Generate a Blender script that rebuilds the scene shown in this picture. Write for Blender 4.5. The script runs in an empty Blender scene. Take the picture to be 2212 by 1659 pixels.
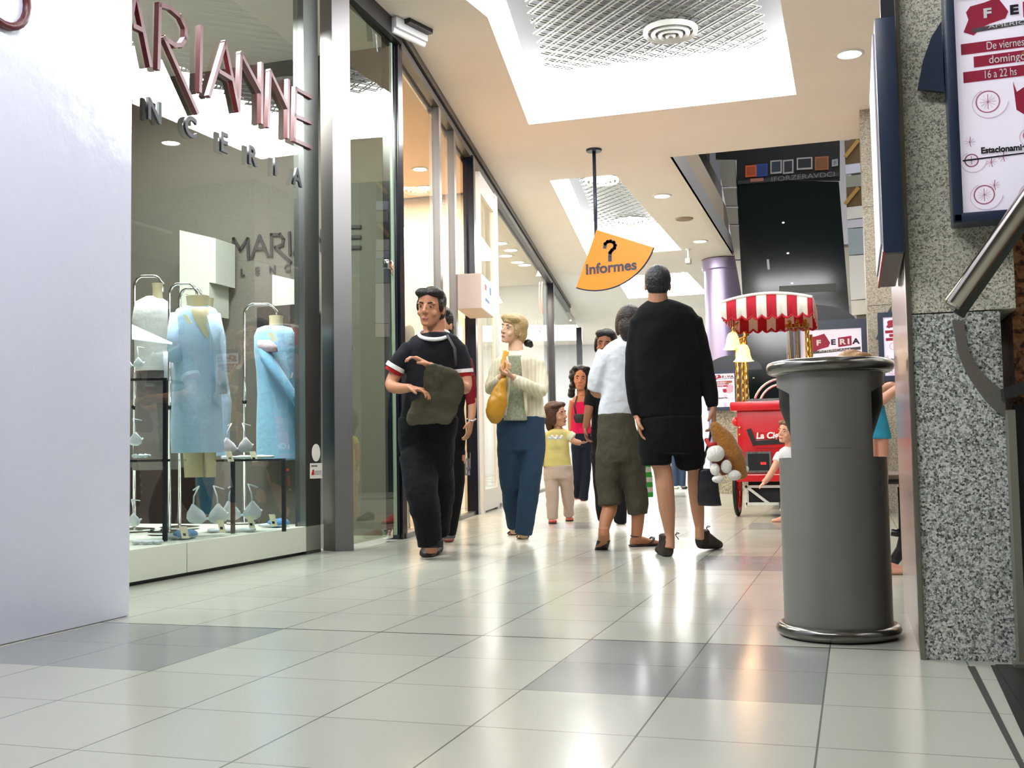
import bpy, bmesh, math, random
import numpy as np
from mathutils import Vector, Matrix, noise
random.seed(7)
SC = bpy.context.scene
COL = SC.collection
PI = math.pi
V3 = Vector
# ------------------------------------------------------------------ camera, world, exposure
FPX, YAW, PITCH, ROLL, CH = 2348.2, .3042, .0643, -.0175, .65
IW, IH = 2212, 1659
_cy, _sy = math.cos(YAW), math.sin(YAW)
FW = V3((-_sy*math.cos(PITCH), _cy*math.cos(PITCH), math.sin(PITCH)))
_r0 = V3((_cy, _sy, 0)); _u0 = _r0.cross(FW)
RT = _r0*math.cos(ROLL) + _u0*math.sin(ROLL)
UP = _u0*math.cos(ROLL) - _r0*math.sin(ROLL)
CAM = V3((0, 0, CH))
cd = bpy.data.cameras.new('camera'); cam = bpy.data.objects.new('camera', cd); COL.objects.link(cam)
cd.sensor_width = 36; cd.lens = FPX/IW*36; cd.clip_start = .05; cd.clip_end = 200
cam.matrix_world = Matrix(((RT.x, UP.x, -FW.x, 0), (RT.y, UP.y, -FW.y, 0), (RT.z, UP.z, -FW.z, CH), (0, 0, 0, 1)))
SC.camera = cam
W = bpy.data.worlds.new('world'); SC.world = W; W.use_nodes = True
W.node_tree.nodes['Background'].inputs[0].default_value = (.9, .93, 1, 1)
W.node_tree.nodes['Background'].inputs[1].default_value = .10
SC.view_settings.view_transform = 'Standard'; SC.view_settings.look = 'None'
SC.view_settings.exposure = 0.45; SC.view_settings.gamma = 1; SC.view_settings.use_curve_mapping = False
SC.cycles.max_bounces = 8; SC.cycles.transparent_max_bounces = 16; SC.cycles.use_denoising = True
SC.cycles.sample_clamp_indirect = 6; SC.cycles.caustics_reflective = False; SC.cycles.caustics_refractive = False
HC = 4.1                                             # mall ceiling height

def area(name, loc, size, power, color=(1, 1, 1), rot=(0, 0, 0), size_y=None):
    l = bpy.data.lights.new(name, 'AREA'); l.energy = power; l.color = color; l.size = size
    if size_y: l.shape = 'RECTANGLE'; l.size_y = size_y
    o = bpy.data.objects.new(name, l); COL.objects.link(o); o.location = loc; o.rotation_euler = rot
    return o
# light: luminous coffer walls and lit panels are built with the ceiling; here the daylight of the atrium and unseen fill lamps added inside the lingerie window
area('atrium_light', (.2, 16, 7.6), 2.5, 60, (.9, .93, 1), size_y=4)
area('window_fill', (-4.1, 5.9, 3.7), .5, 230, (1, 1, 1), size_y=2.0)
area('window_fill', (-5.4, 7.0, 3.8), 1.2, 45, (1, .98, .88), size_y=1.2)
COFFER, SHOP = 13.0, 14.0                             # luminance of the coffer walls and of the shop ceiling panels

# ------------------------------------------------------------------ pixel rays -> places in the room
def ray(px, py): return RT*((px-IW/2)/FPX) - UP*((py-IH/2)/FPX) + FW
def onz(px, py, z=0.):
    d = ray(px, py); return CAM + d*((z-CH)/d.z)
def ony(px, py, y):
    d = ray(px, py); return CAM + d*(y/d.y)
def onx(px, py, x):
    d = ray(px, py); return CAM + d*(x/d.x)
def dep(px, py, t): return CAM + ray(px, py)*t
def onvert(px, py, A, B):
    n = V3((B[1]-A[1], A[0]-B[0], 0)); d = ray(px, py)
    return CAM + d*(((V3((A[0], A[1], 0))-CAM).dot(n))/d.dot(n))

# ------------------------------------------------------------------ materials
MATS = {}
def nt(name):
    m = bpy.data.materials.new(name); m.use_nodes = True
    n = m.node_tree.nodes; b = n['Principled BSDF']
    return m, n, m.node_tree.links, b
def s2l(c):
    return tuple(((x/255)/12.92 if x <= 10 else (((x/255)+.055)/1.055)**2.4) for x in c)
def mat(name, rgb, rough=.5, metal=0., emit=0., spec=.5, bump=0., bscale=60., var=0., vscale=8., coat=0., sheen=0.):
    """rgb in 0..255 display values"""
    if name in MATS: return MATS[name]
    m, n, l, b = nt(name); c = s2l(rgb)
    b.inputs['Base Color'].default_value = (*c, 1)
    b.inputs['Roughness'].default_value = rough; b.inputs['Metallic'].default_value = metal
    b.inputs['Specular IOR Level'].default_value = spec
    b.inputs['Coat Weight'].default_value = coat
    b.inputs['Sheen Weight'].default_value = sheen
    if emit:
        b.inputs['Emission Color'].default_value = (*c, 1); b.inputs['Emission Strength'].default_value = emit
    tc = n.new('ShaderNodeTexCoord')
    if var:
        ns = n.new('ShaderNodeTexNoise'); ns.inputs['Scale'].default_value = vscale; ns.inputs['Detail'].default_value = 4
        l.new(tc.outputs['Object'], ns.inputs['Vector'])
        mr = n.new('ShaderNodeMapRange'); mr.inputs[1].default_value = .25; mr.inputs[2].default_value = .75
        mr.inputs[3].default_value = 1-var; mr.inputs[4].default_value = 1+var
        l.new(ns.outputs['Fac'], mr.inputs[0])
        vm = n.new('ShaderNodeVectorMath'); vm.operation = 'SCALE'; vm.inputs[0].default_value = c
        l.new(mr.outputs[0], vm.inputs['Scale']); l.new(vm.outputs[0], b.inputs['Base Color'])
    if bump:
        ns = n.new('ShaderNodeTexNoise'); ns.inputs['Scale'].default_value = bscale; ns.inputs['Detail'].default_value = 5
        l.new(tc.outputs['Object'], ns.inputs['Vector'])
        bp = n.new('ShaderNodeBump'); bp.inputs['Strength'].default_value = bump; bp.inputs['Distance'].default_value = .02
        l.new(ns.outputs['Fac'], bp.inputs['Height']); l.new(bp.outputs[0], b.inputs['Normal'])
    MATS[name] = m; return m
def mathn(n, l, op, a, b=None, c=None):
    x = n.new('ShaderNodeMath'); x.operation = op
    for i, v in enumerate((a, b, c)):
        if v is None: continue
        if isinstance(v, (int, float)): x.inputs[i].default_value = v
        else: l.new(v, x.inputs[i])
    return x.outputs[0]
def mixc(n, l, f, a, b):
    x = n.new('ShaderNodeMix'); x.data_type = 'RGBA'
    l.new(f, x.inputs[0])
    for i, v in ((6, a), (7, b)):
        if isinstance(v, tuple): x.inputs[i].default_value = (*v, 1)
        else: l.new(v, x.inputs[i])
    return x.outputs[2]
def glass(name, tint=(.86, .93, .88), refl=1.0, rough=0.0, base=.0):
    if name in MATS: return MATS[name]
    m = bpy.data.materials.new(name); m.use_nodes = True; n = m.node_tree.nodes; l = m.node_tree.links; n.clear()
    o = n.new('ShaderNodeOutputMaterial'); t = n.new('ShaderNodeBsdfTransparent'); t.inputs[0].default_value = (*tint, 1)
    g = n.new('ShaderNodeBsdfGlossy'); g.inputs['Roughness'].default_value = rough
    f = n.new('ShaderNodeFresnel'); f.inputs[0].default_value = 1.5
    k = mathn(n, l, 'MULTIPLY_ADD', f.outputs[0], refl, base); k = mathn(n, l, 'MINIMUM', k, 1.0)
    gm = n.new('ShaderNodeNewGeometry'); k = mathn(n, l, 'MULTIPLY', k, mathn(n, l, 'SUBTRACT', 1.0, gm.outputs['Backfacing']))
    mx = n.new('ShaderNodeMixShader'); l.new(k, mx.inputs[0]); l.new(t.outputs[0], mx.inputs[1]); l.new(g.outputs[0], mx.inputs[2])
    l.new(mx.outputs[0], o.inputs[0]); MATS[name] = m; return m
def stripes(name, ca, cb, axis, width, off=0., rough=.7, spec=.3):
    """two-colour woven stripes along an object axis"""
    if name in MATS: return MATS[name]
    m, n, l, b = nt(name); tc = n.new('ShaderNodeTexCoord'); sp = n.new('ShaderNodeSeparateXYZ'); l.new(tc.outputs['Object'], sp.inputs[0])
    a = mathn(n, l, 'ADD', sp.outputs[axis], off); a = mathn(n, l, 'DIVIDE', a, width*2); a = mathn(n, l, 'FRACT', a); a = mathn(n, l, 'GREATER_THAN', a, .5)
    l.new(mixc(n, l, a, s2l(ca), s2l(cb)), b.inputs['Base Color']); b.inputs['Roughness'].default_value = rough; b.inputs['Specular IOR Level'].default_value = spec
    MATS[name] = m; return m
def granite(name, dark, mid, light, scale):
    if name in MATS: return MATS[name]
    m, n, l, b = nt(name); tc = n.new('ShaderNodeTexCoord')
    v = n.new('ShaderNodeTexVoronoi'); v.inputs['Scale'].default_value = scale; l.new(tc.outputs['Object'], v.inputs['Vector'])
    ns = n.new('ShaderNodeTexNoise'); ns.inputs['Scale'].default_value = scale*1.3; ns.inputs['Detail'].default_value = 4; l.new(tc.outputs['Object'], ns.inputs['Vector'])
    sp = n.new('ShaderNodeSeparateColor'); l.new(v.outputs['Color'], sp.inputs[0])
    k = mathn(n, l, 'MULTIPLY_ADD', ns.outputs['Fac'], 1.1, -.3); k = mathn(n, l, 'MULTIPLY_ADD', sp.outputs[0], .55, k)
    cr = n.new('ShaderNodeValToRGB'); e = cr.color_ramp.elements
    e[0].position = .22; e[0].color = (*s2l(dark), 1); e[1].position = .78; e[1].color = (*s2l(light), 1)
    q = e.new(.48); q.color = (*s2l(mid), 1)
    l.new(k, cr.inputs[0]); l.new(cr.outputs[0], b.inputs['Base Color']); b.inputs['Roughness'].default_value = .28
    MATS[name] = m; return m
def brushed(name, rgb, rough=.3, axis_scale=(60, 60, 1.5), amt=.12):
    if name in MATS: return MATS[name]
    m, n, l, b = nt(name); c = s2l(rgb); tc = n.new('ShaderNodeTexCoord'); mp = n.new('ShaderNodeMapping'); mp.inputs['Scale'].default_value = axis_scale
    l.new(tc.outputs['Object'], mp.inputs[0]); ns = n.new('ShaderNodeTexNoise'); ns.inputs['Scale'].default_value = 3; l.new(mp.outputs[0], ns.inputs['Vector'])
    r = mathn(n, l, 'MULTIPLY_ADD', ns.outputs['Fac'], amt, rough-amt/2); l.new(r, b.inputs['Roughness'])
    b.inputs['Base Color'].default_value = (*c, 1); b.inputs['Metallic'].default_value = 1
    MATS[name] = m; return m
def floor_mat():
    m, n, l, b = nt('floor_tiles'); tc = n.new('ShaderNodeTexCoord'); sp = n.new('ShaderNodeSeparateXYZ'); l.new(tc.outputs['Object'], sp.inputs[0])
    X, Y = sp.outputs[0], sp.outputs[1]; X0, TX, Y0, TY = -2.1025, .40005, 3.741, .4131
    u = mathn(n, l, 'DIVIDE', mathn(n, l, 'SUBTRACT', X, X0), TX); v = mathn(n, l, 'DIVIDE', mathn(n, l, 'SUBTRACT', Y, Y0), TY)
    def joint(a, w):
        f = mathn(n, l, 'FRACT', a); d = mathn(n, l, 'ABSOLUTE', mathn(n, l, 'SUBTRACT', f, .5)); return mathn(n, l, 'GREATER_THAN', d, .5-w)
    jx, jy = joint(u, .006), joint(v, .0055)
    ex = mathn(n, l, 'LESS_THAN', mathn(n, l, 'ABSOLUTE', mathn(n, l, 'SUBTRACT', Y, Y0)), .006)   # wide expansion joint
    # grey patches: two tiles wide every five, in bands
    gx = mathn(n, l, 'FRACT', mathn(n, l, 'DIVIDE', mathn(n, l, 'SUBTRACT', X, X0+3*TX), TX*5)); gx = mathn(n, l, 'LESS_THAN', gx, .4)
    gy = mathn(n, l, 'FRACT', mathn(n, l, 'DIVIDE', mathn(n, l, 'SUBTRACT', Y, Y0-2*TY), 3.1)); gy = mathn(n, l, 'LESS_THAN', gy, 2*TY/3.1)
    g = mathn(n, l, 'MULTIPLY', gx, gy)
    g = mathn(n, l, 'MULTIPLY', g, mathn(n, l, 'LESS_THAN', X, -.05))
    g = mathn(n, l, 'MULTIPLY', g, mathn(n, l, 'SUBTRACT', 1.0, mathn(n, l, 'MULTIPLY', mathn(n, l, 'LESS_THAN', X, -1.5), mathn(n, l, 'LESS_THAN', mathn(n, l, 'ABSOLUTE', mathn(n, l, 'SUBTRACT', Y, 6.4)), 1.4))))
    wn = n.new('ShaderNodeTexWhiteNoise'); cb = n.new('ShaderNodeCombineXYZ'); l.new(mathn(n, l, 'FLOOR', u), cb.inputs[0]); l.new(mathn(n, l, 'FLOOR', v), cb.inputs[1]); l.new(cb.outputs[0], wn.inputs['Vector'])
    ns = n.new('ShaderNodeTexNoise'); ns.inputs['Scale'].default_value = 160; ns.inputs['Detail'].default_value = 3; l.new(tc.outputs['Object'], ns.inputs['Vector'])
    c = mixc(n, l, g, s2l((190, 193, 180)), s2l((152, 156, 152)))
    sc = mathn(n, l, 'ADD', mathn(n, l, 'MULTIPLY_ADD', wn.outputs['Value'], .05, .95), mathn(n, l, 'MULTIPLY_ADD', ns.outputs['Fac'], .10, -.05))
    vm = n.new('ShaderNodeVectorMath'); vm.operation = 'SCALE'; l.new(c, vm.inputs[0]); l.new(sc, vm.inputs['Scale'])
    c = mixc(n, l, mathn(n, l, 'MAXIMUM', mathn(n, l, 'MULTIPLY', jx, .85), mathn(n, l, 'MULTIPLY', jy, .6)), vm.outputs[0], s2l((84, 80, 72)))
    c = mixc(n, l, ex, c, s2l((48, 46, 42)))
    l.new(c, b.inputs['Base Color'])
    n2 = n.new('ShaderNodeTexNoise'); n2.inputs['Scale'].default_value = 2.2; n2.inputs['Detail'].default_value = 5; l.new(tc.outputs['Object'], n2.inputs['Vector'])
    l.new(mathn(n, l, 'MULTIPLY_ADD', n2.outputs['Fac'], .12, .13), b.inputs['Roughness'])
    b.inputs['Specular IOR Level'].default_value = .8
    return m

# ------------------------------------------------------------------ mesh builder
ORG = {}
class MB:
    def __init__(s): s.bm = bmesh.new()
    def quad(s, *pts):
        vs = [s.bm.verts.new(p) for p in pts]; return s.bm.faces.new(vs)
    def box(s, c, size, axes=None, bevel=0.):
        ax = axes or (V3((1, 0, 0)), V3((0, 1, 0)), V3((0, 0, 1))); c = V3(c)
        v = [s.bm.verts.new(c + ax[0]*(i*size[0]/2) + ax[1]*(j*size[1]/2) + ax[2]*(k*size[2]/2)) for i in (-1, 1) for j in (-1, 1) for k in (-1, 1)]
        fs = [s.bm.faces.new([v[i] for i in f]) for f in ((0, 1, 3, 2), (4, 6, 7, 5), (0, 4, 5, 1), (2, 3, 7, 6), (0, 2, 6, 4), (1, 5, 7, 3))]
        if bevel:
            es = list({e for f in fs for e in f.edges}); bmesh.ops.bevel(s.bm, geom=es, offset=bevel, segments=2, affect='EDGES', profile=.6)
        return s
    def lohi(s, a, b, bevel=0.):
        a, b = V3(a), V3(b); return s.box((a+b)/2, (abs(b.x-a.x), abs(b.y-a.y), abs(b.z-a.z)), bevel=bevel)
    def loft(s, secs, n=16, cap=True, closed=False):
        """secs: (centre, rx, ry, axis_x, axis_y)"""
        rings = []
        for c, rx, ry, ax, ay in secs:
            rings.append([s.bm.verts.new(V3(c) + ax*(rx*math.cos(2*PI*i/n)) + ay*(ry*math.sin(2*PI*i/n))) for i in range(n)])
        m = len(rings)
        for k in range(m if closed else m-1):
            a, b = rings[k], rings[(k+1) % m]
            for i in range(n): s.bm.faces.new((a[i], a[(i+1) % n], b[(i+1) % n], b[i]))
        if cap and not closed:
            s.bm.faces.new(rings[0][::-1]); s.bm.faces.new(rings[-1])
        return s
    def tube(s, pts, r, n=10, closed=False, cap=True, flat=1.):
        pts = [V3(p) for p in pts]; m = len(pts); secs = []; up = None
        for i, p in enumerate(pts):
            if closed: d = pts[(i+1) % m] - pts[i-1]
            else: d = pts[min(i+1, m-1)] - pts[max(i-1, 0)]
            d = d.normalized() if d.length else V3((0, 0, 1))
            if up is None:
                up = V3((0, 0, 1)) if abs(d.z) < .9 else V3((0, 1, 0))
            a = d.cross(up)
            if a.length < 1e-4: a = d.orthogonal()
            a.normalize(); up = a.cross(d).normalized()
            rr = r[i] if isinstance(r, (list, tuple)) else r
            secs.append((p, rr, rr*flat, a, up))
        return s.loft(secs, n, cap, closed)
    def cyl(s, p0, p1, r0, r1=None, n=20): return s.tube([p0, p1], [r0, r0 if r1 is None else r1], n)
    def lathe(s, prof, c=(0, 0, 0), n=40, a0=0., a1=2*PI, cap=False):
        c = V3(c); full = abs(a1-a0-2*PI) < 1e-6; k = n if full else n+1
        rings = [[s.bm.verts.new(c + V3((r*math.cos(a0+(a1-a0)*i/n), r*math.sin(a0+(a1-a0)*i/n), z))) for i in range(k)] for r, z in prof]
        for a, b in zip(rings, rings[1:]):
            for i in range(n): s.bm.faces.new((a[i], a[(i+1) % k], b[(i+1) % k], b[i]))
        if cap: s.bm.faces.new(rings[0][::-1]); s.bm.faces.new(rings[-1])
        return s
    def ell(s, c, r, ax=None, u=16, v=10):
        ax = ax or (V3((1, 0, 0)), V3((0, 1, 0)), V3((0, 0, 1)))
        M = Matrix((( *(ax[0]*r[0]), 0), (*(ax[1]*r[1]), 0), (*(ax[2]*r[2]), 0), (0, 0, 0, 1))).transposed()
        M.translation = V3(c); bmesh.ops.create_uvsphere(s.bm, u_segments=u, v_segments=v, radius=1, matrix=M); return s
    def prism(s, pts, ext):
        """closed outline of 3-D points pushed along ext"""
        ext = V3(ext); a = [s.bm.verts.new(p) for p in pts]; b = [s.bm.verts.new(V3(p)+ext) for p in pts]; n = len(a)
        s.bm.faces.new(a[::-1]); s.bm.faces.new(b)
        for i in range(n): s.bm.faces.new((a[i], a[(i+1) % n], b[(i+1) % n], b[i]))
        return s
    def bar(s, p0, p1, w, h, side):
        """flat bar from p0 to p1, w wide in the plane, h thick along side"""
        p0, p1 = V3(p0), V3(p1); d = (p1-p0); L = d.length; d.normalize(); sd = V3(side).normalized(); x = d.cross(sd).normalized()
        return s.box((p0+p1)/2, (L+w*.9, w, h), (d, x, sd))
    def build(s, name, m, parent=None, smooth=False, origin=None, angle=None, mats=None):
        bm = s.bm
        bmesh.ops.recalc_face_normals(bm, faces=bm.faces[:])
        if parent is not None: o0 = ORG[parent.name]
        elif origin is not None: o0 = V3(origin)
        else:
            xs = [v.co for v in bm.verts]; o0 = V3((sum(p.x for p in xs)/len(xs), sum(p.y for p in xs)/len(xs), min(p.z for p in xs)))
        bmesh.ops.translate(bm, verts=bm.verts[:], vec=-o0)
        me = bpy.data.meshes.new(name); bm.to_mesh(me); bm.free()
        if smooth:
            me.polygons.foreach_set('use_smooth', [True]*len(me.polygons))
            if angle: me.set_sharp_from_angle(angle=math.radians(angle))
        for q in (mats or [m]): me.materials.append(q)
        return link(me, name, parent, o0)
def link(me, name, parent=None, o0=None):
    o = bpy.data.objects.new(name, me); COL.objects.link(o)
    if parent is not None: o.parent = parent; ORG[o.name] = V3(ORG[parent.name])
    else: o.location = o0; ORG[o.name] = V3(o0)
    return o
def tag(o, label, cat, group=None, kind=None):
    o['label'] = label; o['category'] = cat
    if group: o['group'] = group
    if kind: o['kind'] = kind
    return o
def thing(name, loc, label, cat, group=None):
    o = bpy.data.objects.new(name, None); COL.objects.link(o); o.location = loc; o.empty_display_size = .1
    ORG[o.name] = V3(loc); return tag(o, label, cat, group)
def struct(o): o['kind'] = 'structure'; return o
def copy_tree(o, delta, parent=None):
    c = o.copy(); COL.objects.link(c); c.parent = parent
    if parent is None: c.location = o.location + V3(delta); ORG[c.name] = ORG[o.name] + V3(delta)
    for ch in list(o.children): copy_tree(ch, delta, c)
    return c
def text(body, size, m, name, parent, org, xd, yd, align='CENTER', ext=.0015, sx=1., bold=0., origin=None, shear=0.):
    cu = bpy.data.curves.new('t', 'FONT'); cu.body = body; cu.size = size; cu.align_x = align; cu.align_y = 'CENTER'; cu.extrude = ext; cu.offset = bold; cu.shear = shear
    ob = bpy.data.objects.new('t', cu); COL.objects.link(ob)
    dg = bpy.context.evaluated_depsgraph_get(); me = bpy.data.meshes.new_from_object(ob.evaluated_get(dg))
    bpy.data.objects.remove(ob); bpy.data.curves.remove(cu)
    xd, yd = V3(xd).normalized(), V3(yd).normalized(); zd = xd.cross(yd)
    M = Matrix(((xd.x*sx, yd.x, zd.x, 0), (xd.y*sx, yd.y, zd.y, 0), (xd.z*sx, yd.z, zd.z, 0), (0, 0, 0, 1)))
    o0 = ORG[parent.name] if parent is not None else V3(origin or org)
    M.translation = V3(org) - o0
    me.transform(M); me.materials.clear(); me.materials.append(m); me.name = name
    return link(me, name, parent, o0)
# ================================================================== the setting
M_ceil = mat('ceiling_paint', (250, 240, 234), .85, var=.02, vscale=1.5)
M_lum = mat('coffer_glow', (252, 253, 255), .6, emit=COFFER)
M_white = mat('white_paint', (232, 232, 228), .6)
M_black = mat('black_metal', (16, 18, 24), .35)
M_dark = mat('dark_plenum', (38, 38, 36), .9)
M_steel = brushed('brushed_steel', (150, 150, 148), .28)
M_steeld = brushed('dark_steel', (112, 116, 112), .38)
M_chrome = mat('chrome', (225, 225, 225), .08, 1.)
M_navy = mat('navy_metal', (38, 52, 76), .32, spec=.6)
M_glass = glass('shop_glass', (.87, .90, .89), 1.9, base=.0)
M_glassb = glass('bright_shop_glass', (.90, .92, .90), 1.15)
fl = MB(); fl.quad((-13, -5, 0), (5, -5, 0), (5, 34, 0), (-13, 34, 0))
FLOOR = struct(fl.build('floor', floor_mat(), origin=(0, 0, 0)))
# facade lines: A the lingerie window, B the shops beyond the black post
def fa(y): return -3.56 + .03*(y-6)
B0, B1 = V3((-3.42, 7.95, 0)), V3((-6.27, 24.5, 0))
BD = (B1-B0).normalized(); BN = V3((BD.y, -BD.x, 0))     # along the facade, and out into the mall
def fb(y): return B0.x + (B1.x-B0.x)*(y-B0.y)/(B1.y-B0.y)
COFFERS = [  # outlines of the ceiling coffers
    [(-2.8, .3), (-.425, .3), (-.425, 3.6), (-2.8, 3.6)],  # out-of-view coffer added to light the foreground
    [(-2.85, 4.5), (-.425, 4.5), (-.425, 10.77), (-3.145, 10.77), (-2.65, 7.97), (-2.70, 7.57)],
    [(-3.567, 13.13), (-2.73, 13.13), (-2.73, 18.55), (-4.38, 18.55)],
    [(-4.40, 20.9), (-2.98, 20.9), (-2.98, 24.0), (-4.75, 24.0)]]
VOID = [(-1.95, 12.58), (3.2, 12.58), (3.2, 19.4), (-1.95, 19.4)]
bm = bmesh.new(); es = []
for loop in [[(-9.5, -5), (5, -5), (5, 34), (-9.5, 34)], VOID] + COFFERS:
    vs = [bm.verts.new((x, y, HC)) for x, y in loop]; es += [bm.edges.new((vs[i], vs[(i+1) % len(vs)])) for i in range(len(vs))]
bmesh.ops.triangle_fill(bm, edges=es, use_beauty=True)
mb = MB(); mb.bm.free(); mb.bm = bm
CEIL = struct(mb.build('ceiling', M_ceil, origin=(0, 0, HC)))
CEIL.data.flip_normals() if CEIL.data.polygons[0].normal.z > 0 else None
so = CEIL.modifiers.new('thick', 'SOLIDIFY'); so.thickness = .05; so.offset = -1
M_grille = mat('grille_metal', (72, 72, 62), .5)
WHERE = ['added unseen above the left panel', 'above the lingerie window', 'above the orange sign', 'at the far end of the mall']
for k, loop in enumerate(COFFERS):
    w = MB(); n = len(loop)
    for i in range(n):
        (x0, y0), (x1, y1) = loop[i], loop[(i+1) % n]
        w.quad((x0, y0, HC+.002), (x1, y1, HC+.002), (x1, y1, HC+.62), (x0, y0, HC+.62))
    struct(w.build('trim_%d' % (k+1), M_lum, origin=(loop[0][0], loop[0][1], HC)))
    w = MB(); w.prism([(x, y, HC+.62) for x, y in loop], (0, 0, .04)); struct(w.build('ceiling', M_dark))
    # diamond grille hung inside the coffer: real bars in two directions
    cx = sum(p[0] for p in loop)/n; cy = sum(p[1] for p in loop)/n; ins = .225
    ys = [p[1] for p in loop]; ylo, yhi = min(ys)+ins, max(ys)-ins
    def xr(y):
        xs = []
        for i in range(n):
            (x0, y0), (x1, y1) = loop[i], loop[(i+1) % n]
            if y0 != y1 and min(y0, y1) <= y <= max(y0, y1): xs.append(x0+(x1-x0)*(y-y0)/(y1-y0))
        return (min(xs)+ins, max(xs)-ins) if len(xs) > 1 else (0, 0)
    g = MB(); sp = .135
    inside = lambda x, y: ylo <= y <= yhi and xr(y)[0] <= x <= xr(y)[1]
    for s in (-1, 1):
        d = V3((math.cos(.785), s*math.sin(.785), 0)); nn = V3((-d.y, d.x, 0)); R = 9
        for j in range(-int(R/sp), int(R/sp)+1):
            o = V3((cx, cy, 0)) + nn*(j*sp); seg = None; t = -R
            while t <= R:
                p = o + d*t
                if inside(p.x, p.y):
                    seg = (t, t) if seg is None else (seg[0], t)
                elif seg: break
                t += .03
            if seg and seg[1]-seg[0] > .08:
                for off in (-.021, .021):
                    a, b = o+d*seg[0]+nn*off, o+d*seg[1]+nn*off
                    g.box(((a+b)/2).to_tuple()[:2]+(HC+.44+.007*s,), ((b-a).length, (.013), .009), (d, nn, V3((0, 0, 1))))
    gr = g.build('ceiling_grille', M_grille)
    tag(gr, 'pale metal diamond mesh grille in the glowing coffer ' + WHERE[k], 'ceiling grille')
# void of the atrium: fascia of the upper floor, dark glass front, strip of tiles reflected in the glass
M_fas = mat('fascia_beige', (232, 214, 192), .6); M_fasg = mat('fascia_grey', (212, 214, 216), .5)
w = MB(); w.lohi((-2.05, 12.58, HC), (-1.95, 19.4, HC+.32)); struct(w.build('trim_11', M_fasg))
w = MB(); w.lohi((-2.25, 12.58, HC+.32), (-2.0, 19.4, HC+.8)); struct(w.build('trim_12', M_fas))
w = MB(); w.lohi((-2.3, 12.58, HC+.8), (-2.1, 19.4, HC+1.25)); struct(w.build('trim_13', M_steeld))
w = MB(); w.lohi((-2.5, 12.58, HC+1.25), (-2.3, 19.4, HC+4)); struct(w.build('wall_upper', mat('upper_wall', (92, 90, 84), .8)))
YD = 18.6
M_dglass = mat('dark_glass', (8, 20, 17), .12, spec=.5)
w = MB(); w.prism([ony(1591, 388, YD), ony(1608, 690, YD), (-1.62, YD, 0), (.18, YD, 0), ony(1836, 690, YD), ony(1812, 392, YD)], (0, .12, 0))
DG = struct(w.build('wall_far', M_dglass))
M_tile = mat('grey_tile_reflection', (150, 148, 138), .5)  # tiles reflected in the dark glass, put in as grey slabs
w = MB()
for r0, r1 in ((345, 402), (406, 444), (448, 484), (487, 560), (563, 640)):
    def lx(r): return 1549+(r-340)*.178
    def rx(r): return 1590+(r-388)*.056
    w.prism([ony(lx(r0), r0, YD), ony(rx(r0), r0, YD), ony(rx(r1), r1, YD), ony(lx(r1), r1, YD)], (0, .1, 0))
struct(w.build('wall_tile_reflection', M_tile))
w = MB(); w.prism([ony(1546, 310, YD), ony(1814, 280, YD), ony(1814, 388, YD), ony(1591, 388, YD), ony(1591, 343, YD), ony(1546, 343, YD)], (0, .1, 0))
struct(w.build('wall_dark', mat('dark_upper', (20, 20, 22), .7)))
w = MB(); w.lohi((-13, 33.8, 0), (-3, 34, HC)); w.lohi((-3, 27.5, 0), (4, 27.7, 9)); struct(w.build('wall_end', mat('end_wall', (236, 236, 240), .7)))
w = MB(); w.lohi((4.8, -5, 0), (5, 34, 9)); struct(w.build('wall_right', mat('side_wall', (170, 165, 155), .8)))
w = MB(); w.lohi((-13, -5.2, 0), (5, -5, HC)); struct(w.build('wall_back', mat('back_wall', (150, 148, 142), .8)))
w = MB(); w.prism([(-2.6, 12.4, 8.9), (4.9, 12.4, 8.9), (4.9, 27.6, 8.9), (-2.6, 27.6, 8.9)], (0, 0, .1)); struct(w.build('ceiling', M_dark))
w = MB(); w.lohi((.10, YD-.02, 0), (.60, YD+.1, 5.9)); struct(w.build('wall_gallery', mat('gallery_wall', (120, 116, 104), .7)))
# black channel along the tops of the shop fronts
w = MB()
for a, b in ((V3((fa(7)+.14, 6.98, 0)), V3((-3.40, 7.9, 0))), ):
    d = (b-a).normalized(); w.box(((a+b)/2+V3((0, 0, HC-.075))), ((b-a).length, .09, .15), (d, V3((-d.y, d.x, 0)), V3((0, 0, 1))))
struct(w.build('trim_21', M_black))
w = MB(); c = (B0+B1)/2
for off, z0, z1 in ((0, HC-.16, HC-.09), (.02, HC-.07, HC-.001)):
    w.box(c+BN*off+V3((0, 0, (z0+z1)/2)), ((B1-B0).length, .07, z1-z0), (BD, BN, V3((0, 0, 1))))
struct(w.build('trim_22', mat('channel_grey', (62, 60, 60), .4)))
w = MB(); w.box(c+BN*.0+V3((0, 0, .02)), ((B1-B0).length, .07, .04), (BD, BN, V3((0, 0, 1)))); struct(w.build('trim_23', M_steeld))
# lingerie shop: inner walls and low ceiling behind the glass
M_shopa = mat('shop_olive_wall', (94, 92, 83), .8)
w = MB(); w.lohi((-7.2, 8.25, 0), (-3.62, 8.33, HC)); struct(w.build('wall_shop', M_shopa))
w = MB(); w.lohi((-7.2, 1.2, 0), (-7.1, 8.25, HC)); w.lohi((-7.2, 1.1, 0), (-3.6, 1.2, HC)); struct(w.build('wall_shop_rear', M_shopa))
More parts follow.
